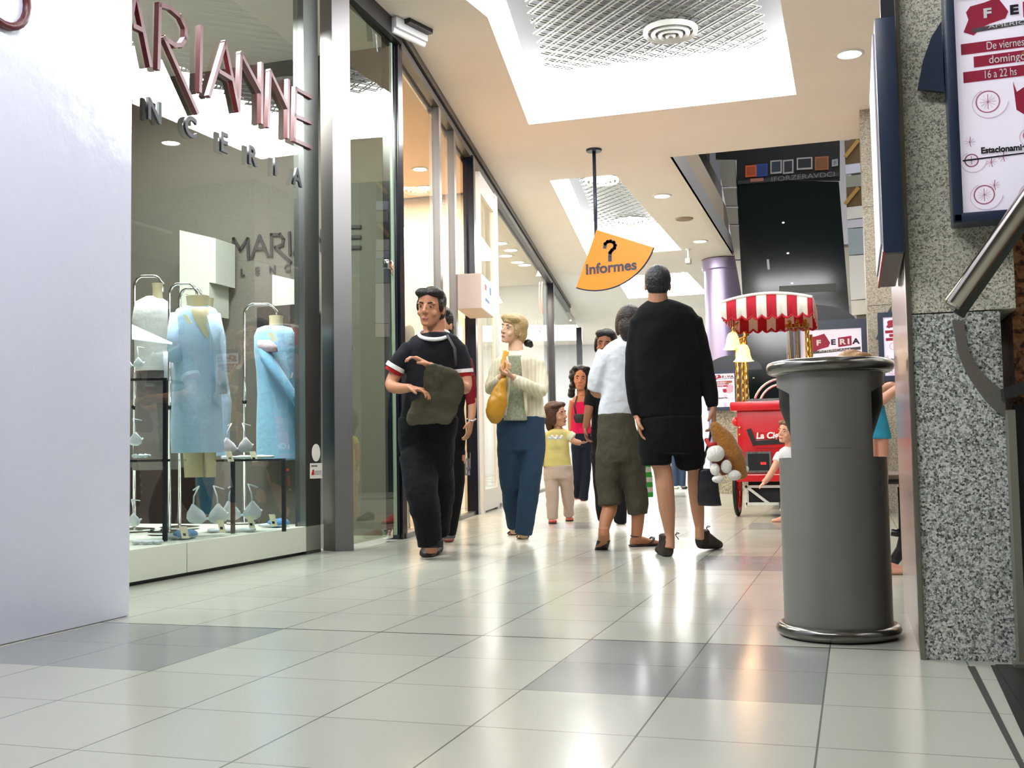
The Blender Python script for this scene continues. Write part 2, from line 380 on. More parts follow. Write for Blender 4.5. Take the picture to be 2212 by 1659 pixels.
# warm shop, white shop and far shop
M_peach = mat('peach_wall', (246, 214, 180), .8); M_cream = mat('cream_wall', (240, 230, 214), .8); M_pale = mat('pale_wall', (232, 236, 240), .8)
def shoproom(nm, y0, y1, depth, m, strength, col, k):
    w = MB(); x = fb((y0+y1)/2)-depth
    w.lohi((x-.1, y0, 0), (x, y1, HC-.2))
    if nm != 'warm': w.lohi((x, y0-.08, 0), (fb(y0)-.12, y0, HC-.2))
    struct(w.build('wall_'+nm, m))
    w = MB(); w.prism([(x, y0, HC-.2), (fb(y0)-.08, y0, HC-.2), (fb(y1)-.08, y1, HC-.2), (x, y1, HC-.2)], (0, 0, .05)); struct(w.build('ceiling_'+nm, m))
shoproom('warm', 8.36, 12.55, 3.4, M_peach, 1, 0, 0)
shoproom('white', 12.7, 20.0, 3.2, M_cream, 1, 0, 0)
shoproom('far', 20.1, 27.5, 3.4, M_pale, 1, 0, 0)
# ================================================================== shop fronts, pillars, ceiling fittings
ZV = V3((0, 0, 1)); XV = V3((1, 0, 0)); YV = V3((0, 1, 0))
RX = V3((RT.x, RT.y, 0)).normalized(); FY = V3((FW.x, FW.y, 0)).normalized()
def sec(t, row, l, r, ratio=.6, dt=0., minr=0.):
    """one level of a rounded form: seen between columns l and r at height row, at distance t"""
    rx = (r-l)/2*t/FPX
    return (dep((l+r)/2, row, t+dt), rx, max(rx*ratio, minr), RX, FY)
def pxm(n, t): return n*t/FPX
M_letter = mat('burgundy_letter', (86, 24, 30), .35, spec=.6); M_letterk = mat('slate_letter', (22, 26, 36), .5)
M_text = mat('black_text', (24, 24, 28), .6); M_wtext = mat('white_text', (244, 244, 246), .6)
# --- shrink-wrapped white hoarding at the left
M_wrap = mat('white_plastic_wrap', (222, 226, 246), .17, spec=.55, bump=.16, bscale=9.)
hb = MB(); hb.lohi((-3.52, 1.3, 0), (-2.93, 3.92, HC-.01), bevel=.012)
pan = tag(hb.build('hoarding_panel', M_wrap, smooth=True, angle=30), 'tall lavender white hoarding in glossy plastic wrap beside the lingerie window', 'hoarding')
w = MB(); c = onx(4, -12, -2.93)+V3((.008, 0, 0)); w.tube([c+V3((0, .12*math.cos(a*PI/12), .115*math.sin(a*PI/12))) for a in range(24)], .016, 6, closed=True)
w.build('round_letter', M_letter, pan, True)
# --- lingerie shop front
w = MB(); G0, G1 = V3((fa(1.3)-.02, 1.3, 0)), V3((fa(6.55)-.02, 6.55, 0)); gd = (G1-G0).normalized(); gn = V3((gd.y, -gd.x, 0))
w.box((G0+G1)/2+V3((0, 0, 2.13)), ((G1-G0).length, .012, 3.9), (gd, gn, ZV)); struct(w.build('window_1', M_glass))
pl = thing('display_plinth', (-4.0, 5, 0), 'low white display plinth running along inside the lingerie window', 'plinth')
for a, b in ((3.95, 5.285), (5.295, 6.84)):
    w = MB(); w.prism([(fa(a), a, .022), (fa(b), b, .022), (fa(b)-1.8, b, .022), (fa(a)-1.8, a, .022)], (0, 0, .165)); w.build('plinth_section', mat('plinth_white', (214, 220, 204), .45), pl)
w = MB(); w.prism([(fa(3.95)-.03, 3.95, 0), (fa(6.84)-.03, 6.84, 0), (fa(6.84)-1.0, 6.84, 0), (fa(3.95)-1.0, 3.95, 0)], (0, 0, .022)); w.build('kick_base', M_black, pl)
w = MB(); w.prism([(fa(6.6), 6.6, 0), (fa(6.6)-.08, 6.6, 0), (fa(6.8)-.08, 6.8, 0), (fa(6.8), 6.8, 0)], (0, 0, HC)); w.prism([(fa(6.6), 6.6, 0), (fa(6.6), 6.80, 0), (fa(6.8)-.01, 6.815, 0), (fa(6.8)-.06, 6.815, 0)], (0, 0, HC))
fp = tag(w.build('steel_jamb', M_steeld), 'flat dark steel jamb with two stickers at the end of the lingerie window', 'jamb')
w = MB(); w.prism([(-3.57, 6.90, 0), (-3.445, 6.84, 0), (-3.335, 6.90, 0), (-3.45, 6.99, 0)], (0, 0, HC))
tag(w.build('steel_column', brushed('column_steel', (132, 130, 130), .38)), 'square brushed steel column set cornerwise between lingerie window and glass door', 'column')
# stickers on the jamb
def onA(px, py): return onvert(px, py, (fa(6), 6), (fa(7), 7)) + V3((.004, 0, 0))
w = MB(); c = onA(681, 978); w.loft([(c, .055, .038, YV, ZV), (c+V3((.003, 0, 0)), .055, .038, YV, ZV)], 24)
bm_ = w; w = MB(); ring = [onA(681+9*math.cos(a*PI/12), 978+19*math.sin(a*PI/12)) for a in range(24)]; w.prism(ring, (.003, 0, 0)); bm_.bm.free()
tag(w.build('oval_sticker', mat('sticker_white', (236, 234, 224), .5)), 'plain white oval sticker on the steel jamb', 'sticker')
w = MB(); w.prism([onA(668, 1001), onA(694, 1000), onA(694, 1033), onA(668, 1034)], (.003, 0, 0))
sq = tag(w.build('square_sticker', MATS['sticker_white']), 'square white card sticker with red mark below the oval one', 'sticker')
w = MB(); w.prism([onA(670, 1026)+V3((.004, 0, 0)), onA(673, 1015)+V3((.004, 0, 0)), onA(676, 1014)+V3((.004, 0, 0)), onA(676, 1026)+V3((.004, 0, 0))], (.001, 0, 0)); w.build('red_mark', mat('sign_red', (190, 20, 34), .5), sq)
w = MB(); w.prism([onA(677, 1025)+V3((.004, 0, 0)), onA(677, 1017)+V3((.004, 0, 0)), onA(692, 1016)+V3((.004, 0, 0)), onA(692, 1024)+V3((.004, 0, 0))], (.001, 0, 0)); w.build('grey_mark', mat('mark_grey', (188, 186, 184), .6), sq)
w = MB(); w.prism([onA(670, 1008)+V3((.004, 0, 0)), onA(670, 1005)+V3((.004, 0, 0)), onA(683, 1005)+V3((.004, 0, 0)), onA(683, 1008)+V3((.004, 0, 0))], (.001, 0, 0)); w.build('grey_mark', mat('mark_dark', (110, 110, 112), .6), sq)
# shop name in raised letters on the window
XL = -3.47
def strokes(paths, sc, ox, oy, plane):
    return [[plane(ox+x/sc, oy+y/sc) for x, y in p] for p in paths]
NAME = [  # traced strokes of each letter (crop pixels)
    [[(912, -50), (925, 0), (1015, 445)], [(905, 180), (955, 205)], [(912, -50), (850, 340)]],
    [[(1070, 465), (1080, 35), (1150, 55), (1220, 115), (1255, 190), (1255, 265), (1228, 308), (1180, 310), (1112, 262)], [(1112, 262), (1335, 765)]],
    [[(1365, 190), (1355, 620)]],
    [[(1420, 650), (1527, 295), (1620, 755)], [(1490, 490), (1580, 545)]],
    [[(1620, 740), (1635, 368), (1775, 630)], [(1778, 440), (1775, 835)]],
    [[(1820, 860), (1835, 488), (1958, 745)], [(1960, 555), (1955, 935)]],
    [[(2115, 665), (2010, 605), (2000, 955), (2115, 1008)], [(2005, 790), (2115, 838)]]]
sg = thing('shop_sign', (-3.47, 5.7, 2.5), 'large burgundy and slate raised lettering across the lingerie window', 'shop sign')
PA = lambda px, py: onvert(px, py, G0+gn*.026, G1+gn*.026)
for L in NAME:
    w = MB()
    for p in strokes(L, 3.16, 0, 0, PA):
        for a, b in zip(p, p[1:]): w.bar(a, b, .026, .03, gn)
    w.build('letter', M_letter, sg)
for ch, x, y in (('N', 1050, 765), ('C', 1297, 873), ('E', 1525, 980), ('R', 1718, 1070), ('I', 1877, 1143), ('A', 2025, 1215)):
    text(ch, .165, M_letterk, 'letter', sg, PA(x/3.16, y/3.16), gd, (0, 0, 1), ext=.008, bold=.004)
# inner wall sign
sg2 = thing('wall_sign', (-4.6, 8.2, 2.3), 'thin black shop lettering on the olive wall inside the lingerie shop', 'wall sign')
PB = lambda px, py: ony(px, py, 8.235)
NAME2 = [[[(890, 405), (902, 243), (955, 330), (1013, 243), (1020, 395)]], [[(1048, 388), (1108, 222), (1175, 378)], [(1072, 325), (1150, 318)]],
         [[(1203, 375), (1203, 210), (1270, 208), (1298, 245), (1290, 290), (1235, 312)], [(1235, 312), (1352, 425)]], [[(1345, 195), (1350, 360)]],
         [[(1385, 360), (1447, 180), (1510, 345)], [(1412, 285), (1490, 275)]], [[(1535, 345), (1540, 185), (1600, 270)], [(1602, 178), (1600, 335)]], [[(1680, 330), (1685, 170), (1745, 255)], [(1747, 162), (1745, 320)]],
         [[(1905, 145), (1800, 148), (1800, 312), (1905, 308)], [(1905, 226), (1800, 230)]]]
for L in NAME2:
    w = MB()
    for p in strokes(L, 3.687, 260, 450, PB):
        for a, b in zip(p, p[1:]): w.bar(a, b, .026, .010, (0, -1, 0))
    w.build('letter', M_text, sg2)
for ch, x, y in (('L', 972, 515), ('E', 1090, 500), ('N', 1210, 490), ('C', 1330, 478), ('E', 1445, 470)):
    text(ch, .085, M_text, 'letter', sg2, PB(260+x/3.687, 450+y/3.687), (1, 0, 0), (0, 0, 1), ext=.003, bold=.003)
# glass door with clamp hinges, black post
D0, D1 = V3((-3.375, 6.95, 0)), V3((-3.425, 7.87, 0)); dd = (D1-D0).normalized(); dn = V3((dd.y, -dd.x, 0))
gdoor = thing('glass_door', D1, 'tall green tinted frameless glass door between steel column and black post', 'glass door')
w = MB(); w.box((D0+D1)/2+V3((0, 0, 1.99)), ((D1-D0).length, .012, 3.9), (dd, dn, ZV)); w.build('door_pane', glass('door_glass', (.74, .80, .72), 1.6), gdoor)
w = MB(); w.box(D1-dd*.05+V3((0, 0, 1.99)), (.03, .018, 3.9), (dd, dn, ZV)); w.build('edge_strip', mat('glass_edge', (132, 150, 134), .25), gdoor)
for pz in (572, 1153):
    p = onvert(838, pz, D0, D1); w = MB(); w.box(p+dn*.0, (.10, .05, .07), (dd, dn, ZV), bevel=.008); w.build('clamp_hinge', M_chrome, gdoor, True, angle=40)
w = MB(); w.lohi((-3.53, 7.88, 0), (-3.415, 8.0, HC), bevel=.006); w.lohi((-3.415, 7.9, 0), (-3.395, 7.99, HC))
tag(w.build('black_post', mat('black_gloss', (14, 18, 30), .2)), 'glossy black square post beside the green glass door', 'post')
# shop front B: mullions, glass, posts
def pB(px, py): return onvert(px, py, B0, B1)
def mullion(name, pc, half, m, label, depth=.07, z1=HC-.14, off=0., grp=None):
    w = MB(); w.box(pc+BN*off+V3((0, 0, z1/2-pc.z)), (half*2, depth, z1), (BD, BN, ZV)); o = w.build(name, m); return tag(o, label, name.replace('_', ' '), grp)
yB = lambda px, py: V3((fb(pB(px, py).y), pB(px, py).y, 0))
M_mull = brushed('mullion_steel', (140, 136, 132), .34)
mullion('steel_mullion', yB(942, 240), .05, M_mull, 'slim steel mullion in the warm shop front, nearer the black post')
mullion('steel_mullion', yB(975, 300), .05, M_mull, 'slim steel mullion in the warm shop front, behind the boxed sign')
mullion('black_post', yB(1018, 700), .06, MATS['black_gloss'], 'glossy black post between the warm shop and the white framed door', .12)
mullion('white_mullion', yB(1066, 480), .13, M_white, 'white painted mullion beside the white framed door')
mullion('black_post', yB(1191, 700), .07, MATS['black_gloss'], 'thin black post after the lettered glass, behind the blonde woman', .12)
mullion('black_post', yB(1253, 760), .07, MATS['black_gloss'], 'farthest thin black post above the dark haired woman in pink', .12)
segs = [(yB(873, 500), yB(1013, 700)), (yB(1024, 700), yB(1186, 700)), (yB(1196, 700), yB(1249, 760)), (yB(1257, 760), B1)]
for i, (a, b) in enumerate(segs):
    w = MB(); w.box((a+b)/2+V3((0, 0, 2.0))-BN*.02, ((b-a).length, .012, 3.9), (BD, BN, ZV)); struct(w.build('window_%d' % (i+2), M_glassb))
# white framed door leaf in the second front
a, b = yB(1028, 800), yB(1060, 800)
dr = thing('framed_door', a, 'tall white framed glass door leaf right after the black post', 'door')
for q in (a, b):
    w = MB(); w.box(q+BN*.05+V3((0, 0, 1.9)), (.13, .05, 3.8), (BD, BN, ZV)); w.build('door_stile', M_white, dr)
for z in (.14, 3.74):
    w = MB(); w.box((a+b)/2+BN*.05+V3((0, 0, z)), ((b-a).length, .05, .24), (BD, BN, ZV)); w.build('door_rail', M_white, dr)
w = MB(); w.box((a+b)/2+BN*.05+V3((0, 0, 1.9)), ((b-a).length-.1, .012, 3.4), (BD, BN, ZV)); w.build('door_pane', M_glassb, dr)
# words on the glass
s = thing('window_lettering', yB(1165, 700)+V3((0, 0, 1.9)), 'small pink vinyl word on the glass beside the thin black post', 'window lettering')
text('Lem', .30, mat('pink_vinyl', (206, 150, 146), .6), 'word', s, pB(1166, 708)+BN*.01, BD, ZV, ext=.002)
w = MB(); c = pB(1172, 645)+BN*.01; w.tube([c+BD*(.22*math.cos(q))+ZV*(.30*math.sin(q)) for q in [PI*.6+PI*.8*i/12 for i in range(13)]], .012, 6); w.build('curl_mark', MATS['pink_vinyl'], s)
s = thing('window_lettering', yB(1005, 1005)+V3((0, 0, .5)), 'small grey vinyl words low on the warm shop glass', 'window lettering')
text('nidul', .26, mat('grey_vinyl', (86, 92, 104), .6), 'word', s, pB(1006, 998)+BN*.01, BD, ZV, ext=.002)
text('moda', .18, MATS['grey_vinyl'], 'word', s, pB(1006, 1016)+BN*.01, BD, ZV, ext=.002)
# boxed sign projecting from the warm shop
p = pB(984, 640); bs = thing('box_sign', V3((p.x, p.y, 2.1)), 'white lit box sign projecting beside the steel mullion behind the man', 'box sign')
p0 = V3((fb(10.35), 10.35, 2.31))+BN*.14
w = MB(); w.box(p0+BD*.36, (.80, .26, .36), (BD, BN, ZV), bevel=.006); w.build('sign_case', mat('sign_case', (226, 206, 196), .5), bs)
w = MB(); w.box(p0+BD*.36+BN*.133, (.76, .006, .33), (BD, BN, ZV)); w.build('sign_face', mat('sign_glow', (240, 246, 255), .4, emit=1.2), bs)
w = MB(); w.box(p0+BD*.20+BN*.138+ZV*.07, (.10, .004, .06), (BD, BN, ZV)); w.build('sign_mark', MATS['sign_red'], bs)
w = MB(); w.box(p0+BD*.52+BN*.138+ZV*.07, (.13, .004, .08), (BD, BN, ZV)); w.box(p0+BD*.3+BN*.138-ZV*.06, (.26, .004, .035), (BD, BN, ZV)); w.build('sign_mark', mat('sign_blue', (70, 130, 190), .5), bs)
# --- ceiling fittings
def spot(name, loc, power, col, ang=2.4):
    l = bpy.data.lights.new(name, 'SPOT'); l.energy = power; l.color = col; l.spot_size = ang; l.spot_blend = .6; l.shadow_soft_size = .06
    o = bpy.data.objects.new(name, l); COL.objects.link(o); o.location = loc; return o
def downlight(p, r, label, power=35, col=(1, .97, .9), emit=30, z=HC, name='downlight', grp=None):
    t = thing(name, (p[0], p[1], z), label, 'downlight', grp)
    w = MB(); w.lathe([(r*.86, -.004), (r*.9, -.012), (r*1.12, -.010), (r*1.16, .0)], (p[0], p[1], z)); w.build('trim_ring', M_white, t, True)
    w = MB(); w.lathe([(.001, -.010), (r*.5, -.009), (r*.86, -.004)], (p[0], p[1], z)); w.build('lamp_lens', mat('lamp_glow%d' % emit, (255, 251, 240), .5, emit=emit), t, True)
    if power: spot('downlight_beam', (p[0], p[1], z-.05), power, col)
downlight(onz(1835, 116, HC), .11, 'round glowing downlight beside the navy side light box', 40)
downlight(onz(1430, 423, HC), .115, 'round glowing downlight to the right of the coffer behind the orange sign', 40)
downlight(onz(1512, 521, HC), .115, 'round glowing downlight nearest the purple column', 40)
p = onz(1478, 472, HC); w = MB(); w.lathe([(.001, -.02), (.12, -.02), (.135, 0)], p); tag(w.build('ceiling_speaker', mat('speaker_grey', (160, 140, 122), .7), smooth=True, angle=40), 'flat grey round ceiling speaker between the two far downlights', 'speaker')
def diffuser(p, r, label):
    t = thing('air_diffuser', p, label, 'air diffuser')
    for k, (a, b, dz) in enumerate(((1.0, .82, 0), (.72, .55, .012), (.46, .30, .024), (.2, .001, .03))):
        w = MB(); w.lathe([(r*a, .02-dz*0), (r*a, -.012-dz), (r*(a-.04), -.03-dz), (r*b, -.012-dz), (r*b, .02)], p); w.build('diffuser_ring', mat('diffuser_white', (150, 150, 142), .5), t, True, angle=40)
diffuser(onz(1448, 68, HC+.40), .25, 'round ringed air diffuser in the big coffer nearest the camera')
diffuser(onz(1300, 390, HC+.40), .24, 'round ringed air diffuser at the near end of the middle coffer')
diffuser(onz(1362, 478, HC+.40), .26, 'round ringed air diffuser at the far end of the middle coffer')
diffuser(V3((-3.55, 22.4, HC+.40)), .26, 'round ringed air diffuser in the far coffer beside the black haired man')
# emergency tube fitting
a, b = onz(846, 62, HC-.10), onz(915, 95, HC-.10); d = V3((b.x-a.x, b.y-a.y, 0)).normalized(); sd = V3((-d.y, d.x, 0)); c = (a+b)/2
ef = thing('batten_light', V3((c.x, c.y, HC)), 'white unlit batten light fitting on the ceiling above the glass door', 'batten light')
w = MB(); w.box(V3((c.x, c.y, HC-.05)), ((b-a).length*1.0, .10, .09), (d, sd, ZV), bevel=.012); w.build('housing', mat('fitting_white', (205, 206, 210), .35), ef, True, angle=40)
w = MB(); w.tube([V3((a.x, a.y, HC-.105)), V3((b.x, b.y, HC-.105))], .026, 12); w.build('tube_cover', mat('tube_cover', (226, 228, 232), .25), ef, True, angle=40)
w = MB(); w.box(V3((c.x, c.y, HC-.02))+sd*-.07+d*.05, (.30, .06, .04), (d, sd, ZV), bevel=.006); w.build('bracket', M_black, ef)
# hanging camera
p = onz(1487, 538, HC); hc = thing('security_camera', p, 'small white security camera hanging from ceiling above the purple column', 'camera')
w = MB(); w.lathe([(.05, 0), (.05, -.02), (.001, -.02)], p); w.tube([p+V3((0, 0, -.01)), p+V3((0, -.02, -.16))], .02, 8); w.build('stem', M_white, hc, True, angle=40)
w = MB(); w.box(p+V3((0, -.05, -.22)), (.09, .16, .09), bevel=.015); w.build('body', mat('camera_grey', (190, 184, 180), .5), hc, True, angle=40)
# orange information sign
YS = 11.9; q = lambda px, py: ony(px, py, YS)
sg = thing('hanging_sign', q(1283, 323), 'orange quarter circle information sign hanging on a thin dark pole', 'hanging sign')
top = onz(1283, 323, HC); YS = top.y
w = MB(); w.lathe([(.001, -.025), (.085, -.025), (.09, -.015), (.09, 0), (.001, 0)], top); w.build('ceiling_plate', M_navy, sg, True, angle=40)
w = MB(); w.tube([top+V3((0, 0, -.01)), q(1288, 540)], .021, 12); w.build('pole', M_navy, sg, True)
A = q(1290, 497); e1 = q(1246, 622)-A; e2 = q(1412, 537)-A; R = (e1.length+e2.length)/2; e1.normalize(); e2 = (e2-e1*e2.dot(e1)).normalized()
ol = [A] + [A+e1*(R*math.cos(a*PI/48))+e2*(R*math.sin(a*PI/48)) for a in range(25)]
w = MB(); w.prism([p+V3((0, -.012, 0)) for p in ol], (0, -.02, 0)); w.build('sign_panel', mat('sign_orange', (244, 140, 34), .45), sg)
w = MB(); w.tube([p+V3((0, -.022, 0)) for p in ol[1:]], .012, 6); w.build('edge_trim', M_navy, sg)
tilt = (1, 0, .035)
mat('sign_navy', (44, 58, 78), .5); w = MB(); qp = [q(x, y)+V3((0, -.036, 0)) for x, y in ((1308, 535), (1309, 528), (1314, 523.5), (1320, 522.5), (1327, 525), (1330, 531), (1328.5, 537), (1323, 542), (1319.5, 547), (1319, 553))]
for a_, b_ in zip(qp, qp[1:]): w.bar(a_, b_, .038, .003, (0, -1, 0))
w.bar(q(1319, 558.5)+V3((0, -.036, 0)), q(1319, 562.5)+V3((0, -.036, 0)), .040, .003, (0, -1, 0)); w.build('question_mark', MATS['sign_navy'], sg)
text('Informes', .165, MATS['sign_navy'], 'lettering', sg, q(1321, 579)+V3((0, -.037, 0)), tilt, (0, 0, 1), bold=.004)
# purple column
pc = V3((-2.17, 19.75, 0)); w = MB(); w.lathe([(.33, 0), (.33, HC+.3)], pc, 48); w.lathe([(.33, HC-.22), (.37, HC-.2), (.37, HC-.02), (.33, HC)], pc, 48)
tag(w.build('round_column', mat('lavender_metal', (166, 154, 188), .32, .55), smooth=True, angle=40), 'round lavender metal column at the far end under the ceiling corner', 'column')
w = MB(); w.lohi((ony(1546, 900, 16.6).x, 16.6, 0), (-1.2, 16.9, 1.38)); tag(w.build('granite_parapet', granite('far_granite', (120, 112, 96), (166, 156, 136), (196, 188, 168), 60)), 'beige granite parapet behind the poster stand left of the red cart', 'parapet')
# --- granite pillar with light boxes at the right
M_gr1 = granite('granite_upper', (116, 114, 100), (206, 203, 186), (240, 238, 222), 190); M_gr2 = granite('granite_lower', (52, 56, 54), (166, 171, 165), (232, 236, 230), 150)
gp = thing('granite_pillar', (.3, 3.6, 0), 'grey speckled granite pillar carrying the poster light boxes', 'pillar')
w = MB(); w.lohi((.176, 3.6, 0), (.437, 4.9, 1.062)); w.build('lower_cladding', M_gr2, gp)
w = MB(); w.lohi((.176, 3.6, 1.066), (.482, 4.9, HC)); w.build('upper_cladding', M_gr1, gp)
w = MB(); w.lohi((.172, 3.63, .0), (.176, 4.9, HC-.01)); w.build('side_panel', mat('polished_side', (168, 164, 160), .2, .9), gp)
w = MB(); w.lohi((.168, 3.588, 0), (.183, 3.63, HC-.01), bevel=.003); w.build('corner_trim', brushed('corner_metal', (150, 148, 138), .35), gp)
gp2 = thing('granite_pillar', (.7, 11.5, 0), 'pale beige granite pillar farther back behind the bin', 'pillar')
M_gr3 = granite('granite_pale', (120, 112, 98), (168, 160, 142), (198, 192, 176), 130)
for z0, z1 in ((0, 2.08), (2.085, 3.09), (3.095, HC)):
    w = MB(); w.lohi((.165, 11.5, z0), (1.4, 12.3, z1)); w.build('cladding_panel', M_gr3, gp2)
# stripes of the gallery beside the dark glass
def strip(name, pts, m, label, cat, d=.06):
    w = MB(); w.prism([ony(x, y, YD-.1) for x, y in pts], (0, d, 0)); return tag(w.build(name, m), label, cat)
strip('gallery_band', [(1824, 304), (1856, 300), (1858, 352), (1826, 356)], mat('band_brown', (104, 82, 52), .7), 'brown gallery front strip high beside the dark glass, with a gold diagonal', 'gallery strip')
strip('gallery_band', [(1826, 356), (1858, 352), (1859, 372), (1827, 376)], mat('band_lilac', (206, 208, 226), .6), 'lilac white strip below the upper brown gallery strip', 'gallery strip')
strip('gallery_band', [(1827, 380), (1860, 377), (1861, 402), (1828, 405)], mat('band_grey', (150, 150, 138), .6), 'grey strip between the two brown gallery strips', 'gallery strip')
strip('gallery_band', [(1828, 406), (1861, 403), (1862, 443), (1829, 447)], MATS['band_brown'], 'lower brown gallery strip above the white panels', 'gallery strip')
strip('gallery_band', [(1829, 448), (1862, 444), (1864, 470), (1830, 474)], mat('band_white', (228, 226, 222), .6), 'white gallery panel right below the lower brown strip', 'gallery strip')
strip('gallery_band', [(1830, 476), (1864, 472), (1866, 490), (1831, 493)], MATS['band_lilac'], 'thin lilac strip between two dark lines of the gallery', 'gallery strip')
strip('gallery_band', [(1831, 495), (1866, 492), (1869, 548), (1834, 551)], mat('band_blue', (162, 176, 186), .6), 'blue grey gallery glass panel in the middle of the strips', 'gallery strip')
strip('gallery_band', [(1834, 553), (1869, 550), (1874, 645), (1838, 648)], MATS['band_white'], 'tall white gallery panel below the blue grey one', 'gallery strip')
strip('gallery_band', [(1838, 650), (1874, 647), (1876, 678), (1840, 681)], mat('band_cream', (222, 216, 204), .6), 'lowest cream gallery panel above the large poster stand', 'gallery strip')
for k, (dx, lab) in enumerate(((0, 'gold diagonal bar on the upper brown gallery strip'), (102, 'gold diagonal bar on the lower brown gallery strip'))):
    w = MB(); w.bar(ony(1828, 336+dx, YD-.14), ony(1852, 306+dx, YD-.14), .06, .03, (0, -1, 0)); tag(w.build('diagonal_bar', mat('gold_bar', (176, 136, 62), .5)), lab, 'bar')
# row of posters high on the dark glass
PC = [((1610, 358), (1634, 383), (216, 96, 40), 'orange'), ((1634, 355), (1658, 382), (36, 74, 150), 'blue'), ((1664, 347), (1689, 376), (54, 64, 84), 'yellow footed white framed'), ((1691, 346), (1714, 376), (38, 44, 56), 'narrow white framed'), ((1721, 341), (1755, 367), (26, 30, 40), 'wide white framed'), ((1760, 339), (1790, 368), (150, 90, 50), 'orange and olive'), ((1797, 345), (1810, 360), (150, 156, 164), 'tiny grey')]
for (a, b, c, nm) in PC:
    t = thing('small_poster', ony((a[0]+b[0])/2, b[1], YD-.08), nm+' small poster in the row high on the dark glass front', 'poster')
    w = MB(); w.prism([ony(a[0], a[1], YD-.03), ony(b[0], a[1]-2, YD-.03), ony(b[0], b[1]-2, YD-.03), ony(a[0], b[1], YD-.03)], (0, .02, 0)); w.build('border', mat('poster_border', (170, 170, 168), .6) if 'framed' in nm else mat('pp'+nm, c, .6), t)
    w = MB(); w.prism([ony(a[0]+3, a[1]+3, YD-.036), ony(b[0]-3, a[1]+1, YD-.036), ony(b[0]-3, b[1]-6, YD-.036), ony(a[0]+3, b[1]-4, YD-.036)], (0, .004, 0)); w.build('picture', mat('pq'+nm, tuple(int(v*.8) for v in c), .6), t)
w = MB(); w.prism([ony(1594, 390, YD-.05), ony(1812, 372, YD-.05), ony(1812, 380, YD-.05), ony(1594, 398, YD-.05)], (0, .04, 0))
fb_ = tag(w.build('fascia_sign', mat('sign_dim', (44, 46, 46), .5)), 'dim narrow fascia board with mirrored grey letters under the posters', 'fascia sign')
a, b = ony(1662, 388, YD-.055), ony(1808, 376, YD-.055)
text('IFORZERAVDCI', .115, mat('dim_letter', (118, 120, 118), .6), 'lettering', fb_, (a+b)/2, b-a, (0, 0, 1), sx=1.32)
w = MB(); w.prism([ony(1621, 386, YD-.056), ony(1649, 384, YD-.056), ony(1649, 391, YD-.056), ony(1621, 393, YD-.056)], (0, .006, 0)); w.build('patch', mat('salmon_patch', (176, 112, 96), .6), fb_)
for px, py, lab in ((1692, 481, 'highest'), (1702, 547, 'middle'), (1711, 612, 'lowest')):
    p = ony(px, py, YD); w = MB(); w.ell(p, (.02, .03, .012)); tag(w.build('indicator_lamp', mat('lamp_dot', (230, 226, 210), .5, emit=2), smooth=True), lab+' of the three tiny lamps on the dark glass front', 'lamp')
w = MB(); w.prism([ony(1683, 618, YD-.02), ony(1806, 612, YD-.02), ony(1806, 628, YD-.02), ony(1683, 634, YD-.02)], (0, .02, 0)); tag(w.build('reflective_bar', mat('dim_bar', (66, 66, 62), .4)), 'dim grey band across the dark glass above the striped awning', 'band')
w = MB(); w.prism([ony(1656, 560, YD-.02), ony(1661, 560, YD-.02), ony(1663, 582, YD-.02), ony(1658, 582, YD-.02)], (0, .02, 0)); tag(w.build('small_tag', mat('tag_grey', (160, 170, 165), .5)), 'small upright pale tag on the left of the dark glass', 'tag')
# ================================================================== inside the shops
for x, y, lab in ((fb(9)-.55, 8.9, 'nearest to the black post'), (fb(9.6)-.65, 9.55, 'second from the black post'), (fb(11.6)-.55, 11.3, 'behind the two steel mullions'), (fb(12)-.75, 12.1, 'nearest the white framed door')):
    downlight((x, y), .085, 'round warm spotlight in the warm shop ceiling, '+lab, 0, emit=40, z=HC-.2, name='shop_spotlight')
for k, (px, py) in enumerate(((1092, 552), (1118, 566), (1103, 540), (1133, 572), (1080, 525))):
    p = onz(px, py, HC-.2); downlight(p, .12, 'round spotlight in the white shop ceiling, %s in the cluster' % ('largest', 'second nearest the thin black post', 'middle', 'nearest the thin black post', 'nearest the white framed door')[k], 0, emit=40, z=HC-.2, name='shop_spotlight')
area('shop_light', (-5.1, 10.4, HC-.25), 1.2, 270, (1, .74, .52), size_y=3.4)
area('shop_light', (-6.0, 16.0, HC-.25), 1.6, 300, (1, .88, .76), size_y=5.5)
area('shop_light', (-7.2, 23, HC-.25), 1.6, 260, (.97, .98, 1), size_y=5)
area('far_fill', (-6, 30, HC-.05), 5, 330, (1, .98, .95), size_y=4)  # fill added to brighten the far end, no fitting there
M_shelf = mat('shelf_white', (236, 232, 226), .5)
M_cl = [mat('cloth_%d' % i, c, .85) for i, c in enumerate(((238, 236, 232), (214, 206, 200), (196, 150, 140), (120, 120, 128), (226, 210, 186), (90, 84, 88)))]
